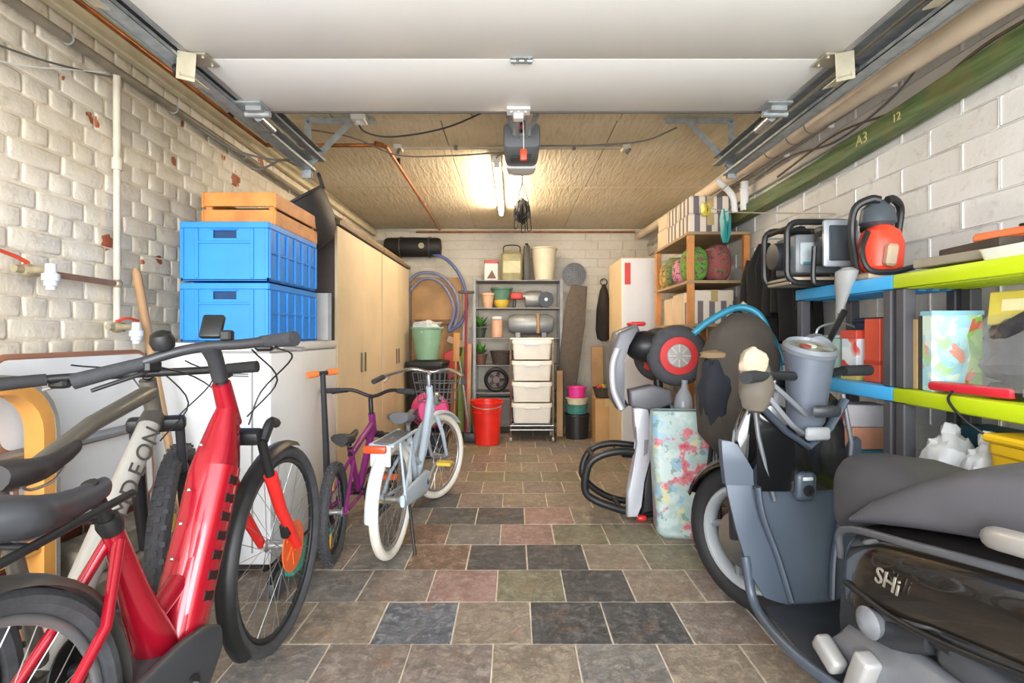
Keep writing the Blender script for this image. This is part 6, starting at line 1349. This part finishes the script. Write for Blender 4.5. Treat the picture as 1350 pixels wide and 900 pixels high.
for z, sx, sy in ((.0, .29, .16), (.03, .33, .19), (.25, .355, .21), (.5, .365, .19), (.66, .37, .13), (.70, .37, .10)):
    rg.append([(u+.012*noise.noise(V((u*9, z*8, 1))), v+.014*noise.noise(V((u*9, v*9+5, z*7))), z) for u, v in rrect(sx, sy, .04, 4)])
b_ = MB().ring_loft(rg, True, True).build('bag_body', fl_m, fb, 60)
MB().tube([(x, y, .70) for x, y in rrect(.37, .10, .04, 4)], .005, 6, True).build('top_hem', mat('teal_hem', '8fb0b3', .5), fb)
t = thing('water_bottle', 'clear plastic bottle sticking out behind the floral bag under the kart wheel', 'bottle', (1.025, 3.19, .5), rot=(0, .05, 0))
MB().lathe([(.05, 0), (.058, .01), (.058, .2), (.05, .26), (.02, .31), (.018, .34), (.02, .341), (.02, .36), (.01, .362)], n=20).build('bottle_body', mat('clear_pet', 'b9bfc8', .1, 0, .05, 6, alpha=.55), t)
t = thing('side_crate', 'dark crate behind the floral bag holding the clear bottle', 'crate', (1.075, 3.20, 0)); MB().ring_loft([[(u*q, v*q, z) for u, v in rrect(.20, .16, .02)] for z, q in ((0, .92), (.49, 1), (.518, 1.03))]).build('crate_body', mat('dark_crate', '2f3034', .6), t); MB().box(-.06, .06, -.088, -.08, .40, .44, .004).build('hand_grip', black, t)

# folded pushchair with teal frame and dark canopy
pc = thing('pushchair', 'folded pushchair with teal tubes and a dark grey-brown canopy behind the scooter', 'pushchair', (1.27, 2.735, 0))
teal = mat('teal_tube', '2b7f9a', .4, .1, .12); cano = mat('canopy_cloth', '4d463f', .85, 0, .18, 6, .4, 60); dcl = mat('dark_navy_cloth', '272a33', .85, 0, .15)
MB().tube(smooth_path([(-.33, .0, 1.14), (-.24, .0, 1.21), (-.10, .0, 1.275), (.0, -.02, 1.24), (.06, -.03, 1.11), (.10, -.04, .95)]), .018, 12).build('frame_tube', teal, pc)
MB().tube(smooth_path([(-.1, .1, 1.28), (.03, .1, 1.25), (.10, .06, 1.14), (.15, .0, .98)]), .017, 12).build('frame_tube', teal, pc)
MB().tube(smooth_path([(-.06, .06, 1.295), (.04, .04, 1.2), (.09, .0, 1.05)]), .024, 8).build('pale_strap', mat('pale_strap_cloth', 'b5ad9f', .8), pc)
MB().ring_loft([[V((cx+w_*math.cos(a), .0+d_*math.sin(a)+.045*noise.noise(V((z*7, a*1.6, 0))), z)) for a in [2*PI*j/18 for j in range(18)]] for z, cx, w_, d_ in ((.50, -.10, .10, .06), (.62, -.11, .19, .12), (.85, -.10, .215, .13), (1.02, -.09, .21, .13), (1.15, -.075, .16, .11), (1.245, -.06, .07, .05))]).build('canopy', cano, pc, 60)
MB().ball((-.24, -.05, .86), (.08, .08, .2), 16, 10, .3, 4).build('folded_seat', dcl, pc); MB().ball((-.22, -.06, 1.03), (.10, .05, .03), 14, 8, .3).build('tan_strap_pad', mat('tan_pad', '8c7658', .8), pc)
for s in (-1, 1):
    MB().tube([(s*.15-.05, .05, .70), (s*.17-.05, -.08, .11)], .013, 8).build('leg_tube', teal if s > 0 else black, pc)
    MB().torus((s*.17-.05, -.08, .095), (1, 0, 0), .07, .024, 26, 10).build('pram_wheel', rubber, pc)
    MB().torus((s*.17-.05, .16, .095), (1, 0, 0), .07, .024, 26, 10).build('pram_wheel', rubber, pc)
    MB().tube([(s*.15-.05, .05, .70), (s*.17-.05, .16, .11)], .013, 8).build('leg_tube', black, pc)

# black coats on hooks
for k, (y, z, wd_, lab) in enumerate(((3.25, 1.70, .30, 'long black coat hanging on the far hook of the right wall'), (2.86, 1.72, .27, 'black jacket hanging nearer to the shelves on the right wall'))):
    t = thing('black_coat', lab, 'coat', (1.56, y, z), 0, 'black coats on the right wall')
    rg = []
    for i in range(13):
        u = i/12; zz = -.62*u; wq = wd_*(.22+.78*min(1, u*3.2)**.7)*(1+.1*u); rg.append([V((.075*(min(1, u*3+.25))*math.sin(a)*(1+.3*math.sin(a*5+k))+.012*math.sin(7*a+u*3), wq*.5*math.cos(a)*(1+.06*math.sin(6*a+k)), zz)) for a in [2*PI*j/40 for j in range(40)]])
    MB().ring_loft(rg).build('coat_body', mat('black_cloth', '121214', .85, 0, .2, 8), t, 60)
    for s in (-1, 1): MB().tube(smooth_path([(-.02, s*wd_*.42, -.09), (-.045, s*wd_*.52, -.25), (-.055, s*wd_*.5, -.46)]), .036, 10).build('sleeve', mat('black_cloth', '121214', .85), t, 60)
    MB().tube([(0, 0, .0), (.03, 0, .03), (.135, 0, .03)], .006, 6).build('coat_hook', galv, t)
# washing line with pegs
ln = tag(MB().tube(smooth_path([(1.54, 3.5, 2.212), (1.42, 3.64, 2.12), (1.35, 3.68, 2.05), (1.38, 3.45, 1.95), (1.43, 3.2, 1.88), (1.69, 2.75, 1.77)]), .004, 6).build('washing_line', mat('beige_cord', 'a89c86', .8)), 'beige cord strung above the coats from the pipe to the right wall', 'cord')
def peg(label, loc, L, col, rz):
    t = thing('plastic_clip', label, 'clip', loc, rz); m_ = mat('peg'+col, col, .4, 0, .08)
    for s in (-1, 1): MB().ring_loft([[V((x*s, y, z*L)) for x, y in ((a, -.02*q), (b, -.02*q), (b, .02*q), (a, .02*q))] for z, a, b, q in ((.5, .014, .024, .4), (.2, .012, .03, 1), (.0, .006, .024, 1.1), (-.25, .005, .026, .9), (-.5, .001, .012, .5))]).build('clip_half', m_, t)
    MB().lathe([(.01, -.012), (.014, 0), (.01, .012)], (0, 0, -.04*L), (0, 1, 0), 12).build('spring', black, t)
peg('large teal spring clip hanging on the cord above the coats', (1.385, 3.42, 1.845), .22, '1f8a8c', .3)
peg('small yellow clip hanging on the cord nearer the pipe', (1.35, 3.675, 2.015), .09, 'd8c34a', .3)

# tall white cabinet
t = thing('tall_cabinet', 'tall white cabinet with cream side and red sticker in the far right corner', 'cabinet', (1.18, 5.15, 0))
MB().box(-.18, .18, -.30, .32, .03, 1.85, .004).build('cabinet_body', mat('cream_side', 'd3bd97', .5, 0, .06, 3), t); MB().box(-.178, .178, -.322, -.301, .05, 1.84, .005).build('door', mat('white_door', 'dcdad8', .4, 0, .04, 3), t)
MB().box(-.155, -.10, -.325, -.322, 1.60, 1.80, .001).build('red_sticker', mat('red_sticker', 'd43a30', .45), t); MB().box(.13, .145, -.335, -.322, .9, 1.05, .003).build('door_handle', alu, t); MB().box(-.17, .17, -.28, .3, 0, .03).build('plinth', black, t)

# storage rack of cartons
rkx = thing('storage_rack', 'wooden storage rack with an orange post loaded with cartons along the right wall', 'rack', (1.455, 4.16, 0))
owp = mat('orange_post', 'c98544', .5, 0, .15, 8); rw = mat('raw_board', 'a58c68', .6, 0, .15, 6)
for x in (-.19, .205):
    for y in (-.42, .42): MB().box(x-.022, x+.022, y-.022, y+.022, 0, 1.845, .003).build('rack_post', owp, rkx)
for z in (.45, .85, 1.19, 1.50, 1.845): MB().box(-.215, .225, -.45, .45, z+.001, z+.022, .002).build('rack_board', rw, rkx)
def printed(name, bgc, fg, nx=9, vert=True):
    if name in MC: return MC[name]
    m = bpy.data.materials.new(name); t = NT(m); tc = t.n('ShaderNodeTexCoord').outputs['Object']; xyz = t.n('ShaderNodeSeparateXYZ', ins={0: tc})
    s = t.n('ShaderNodeMath', operation='ADD', ins={0: xyz.outputs[1], 1: xyz.outputs[0]}).outputs[0]
    a = t.n('ShaderNodeMath', operation='SINE', ins={0: t.n('ShaderNodeMath', operation='MULTIPLY', ins={0: s, 1: 75.}).outputs[0]}).outputs[0]
    z = t.n('ShaderNodeMath', operation='SINE', ins={0: t.n('ShaderNodeMath', operation='MULTIPLY_ADD', ins={0: xyz.outputs[2], 1: 26., 2: -.6}).outputs[0]}).outputs[0]
    f = t.n('ShaderNodeMath', operation='GREATER_THAN', ins={0: a, 1: .05}).outputs[0]; g = t.n('ShaderNodeMath', operation='GREATER_THAN', ins={0: z, 1: -.55}).outputs[0]
    h = t.n('ShaderNodeMath', operation='MULTIPLY', ins={0: f, 1: g}).outputs[0]
    t.l(t.mix(h, lin(bgc), lin(fg)), t.b.inputs['Base Color']); t.b.inputs['Roughness'].default_value = .55; MC[name] = m; return m
pr = printed('bottle_print', 'd8ccba', '6d6368'); pr2 = mat('beige_carton', 'cdb79a', .65, 0, .1, 5)
g_ = 'wine cartons on the storage rack'
for k, (x, y, z, s, m_, lab) in enumerate(((1.41, 3.88, 1.869, (.30, .27, .13), pr, 'bottle-printed carton nearest the front on the rack top'), (1.41, 4.16, 1.869, (.30, .27, .13), pr, 'bottle-printed carton second from the front on the rack top'), (1.41, 4.44, 1.869, (.30, .27, .15), pr2, 'beige carton at the far end of the rack top'),
    (1.41, 3.88, 2.006, (.29, .26, .12), pr, 'bottle-printed carton topmost above the nearest one on the rack'), (1.41, 4.16, 2.006, (.29, .26, .12), pr, 'bottle-printed carton topmost above the second one on the rack'), (1.41, 4.44, 2.026, (.29, .26, .11), pr2, 'beige carton topmost at the far end of the rack'),
    (1.447, 3.90, 1.213, (.28, .26, .24), pr, 'bottle-printed carton at the near end of the middle rack board'), (1.447, 4.17, 1.213, (.28, .25, .24), pr2, 'beige carton in the centre of the middle rack board'), (1.447, 4.425, 1.213, (.28, .24, .22), pr2, 'beige carton at the far end of the middle rack board'))):
    carton('wine_carton', lab, (x, y, z), s, m_, 0, g_, True, 'carton')
cols = (('7a7a48', 'olive'), ('a84a44', 'dull red'), ('5f9a3a', 'bright green'), ('c97a94', 'pink'), ('4a4640', 'dark grey'), ('6f7f4a', 'moss green'), ('9c4b52', 'wine red'), ('b5964a', 'mustard'), ('5a6a3f', 'dark green'))
spots = ((1.335, 3.875, 1.524, .105, .13, .14), (1.50, 3.865, 1.524, .10, .12, .15), (1.335, 4.05, 1.524, .10, .13, .11), (1.52, 4.05, 1.524, .09, .12, .14), (1.335, 4.27, 1.524, .105, .13, .13), (1.52, 4.28, 1.524, .09, .12, .13), (1.335, 4.455, 1.524, .1, .11, .12), (1.52, 4.455, 1.524, .09, .11, .11))
order = (2, 6, 3, 0, 5, 1, 7, 8)
for k, (x, y, z, a, b, c) in enumerate(spots):
    col, nm = cols[order[k]]
    t = thing('cushion', '%s cushion on the board below the rack top' % nm, 'cushion', (x, y, z), .3*k)
    rg = []; a *= .86; b *= .9
    for i in range(9):
        u = -1+2*i/8; q = max(.02, (1-abs(u)**2.6))**.5; rg.append([(a*(.7+.3*q)*math.copysign(abs(math.cos(p))**.55, math.cos(p))*(.55+.45*q), b*.8*(.55+.45*q)*math.copysign(abs(math.sin(p))**.55, math.sin(p)), c*.9*(1+u)+.001) for p in [2*PI*j/20 for j in range(20)]])
    MB().ring_loft(rg).build('cushion_cover', blotch('cushion'+col, (col, col, '6b6a4a', '8a4a46', col, '4c4a42', '5d7a3e'), 48, .85), t, 60)
    MB().tube([(a*(.86)*math.cos(p)*.99, b*.72*math.sin(p)*1.02, c*.9) for p in [2*PI*j/24 for j in range(24)]], .005, 6, True).build('piping', mat('piping'+col, col, .8, 0, .4), t)
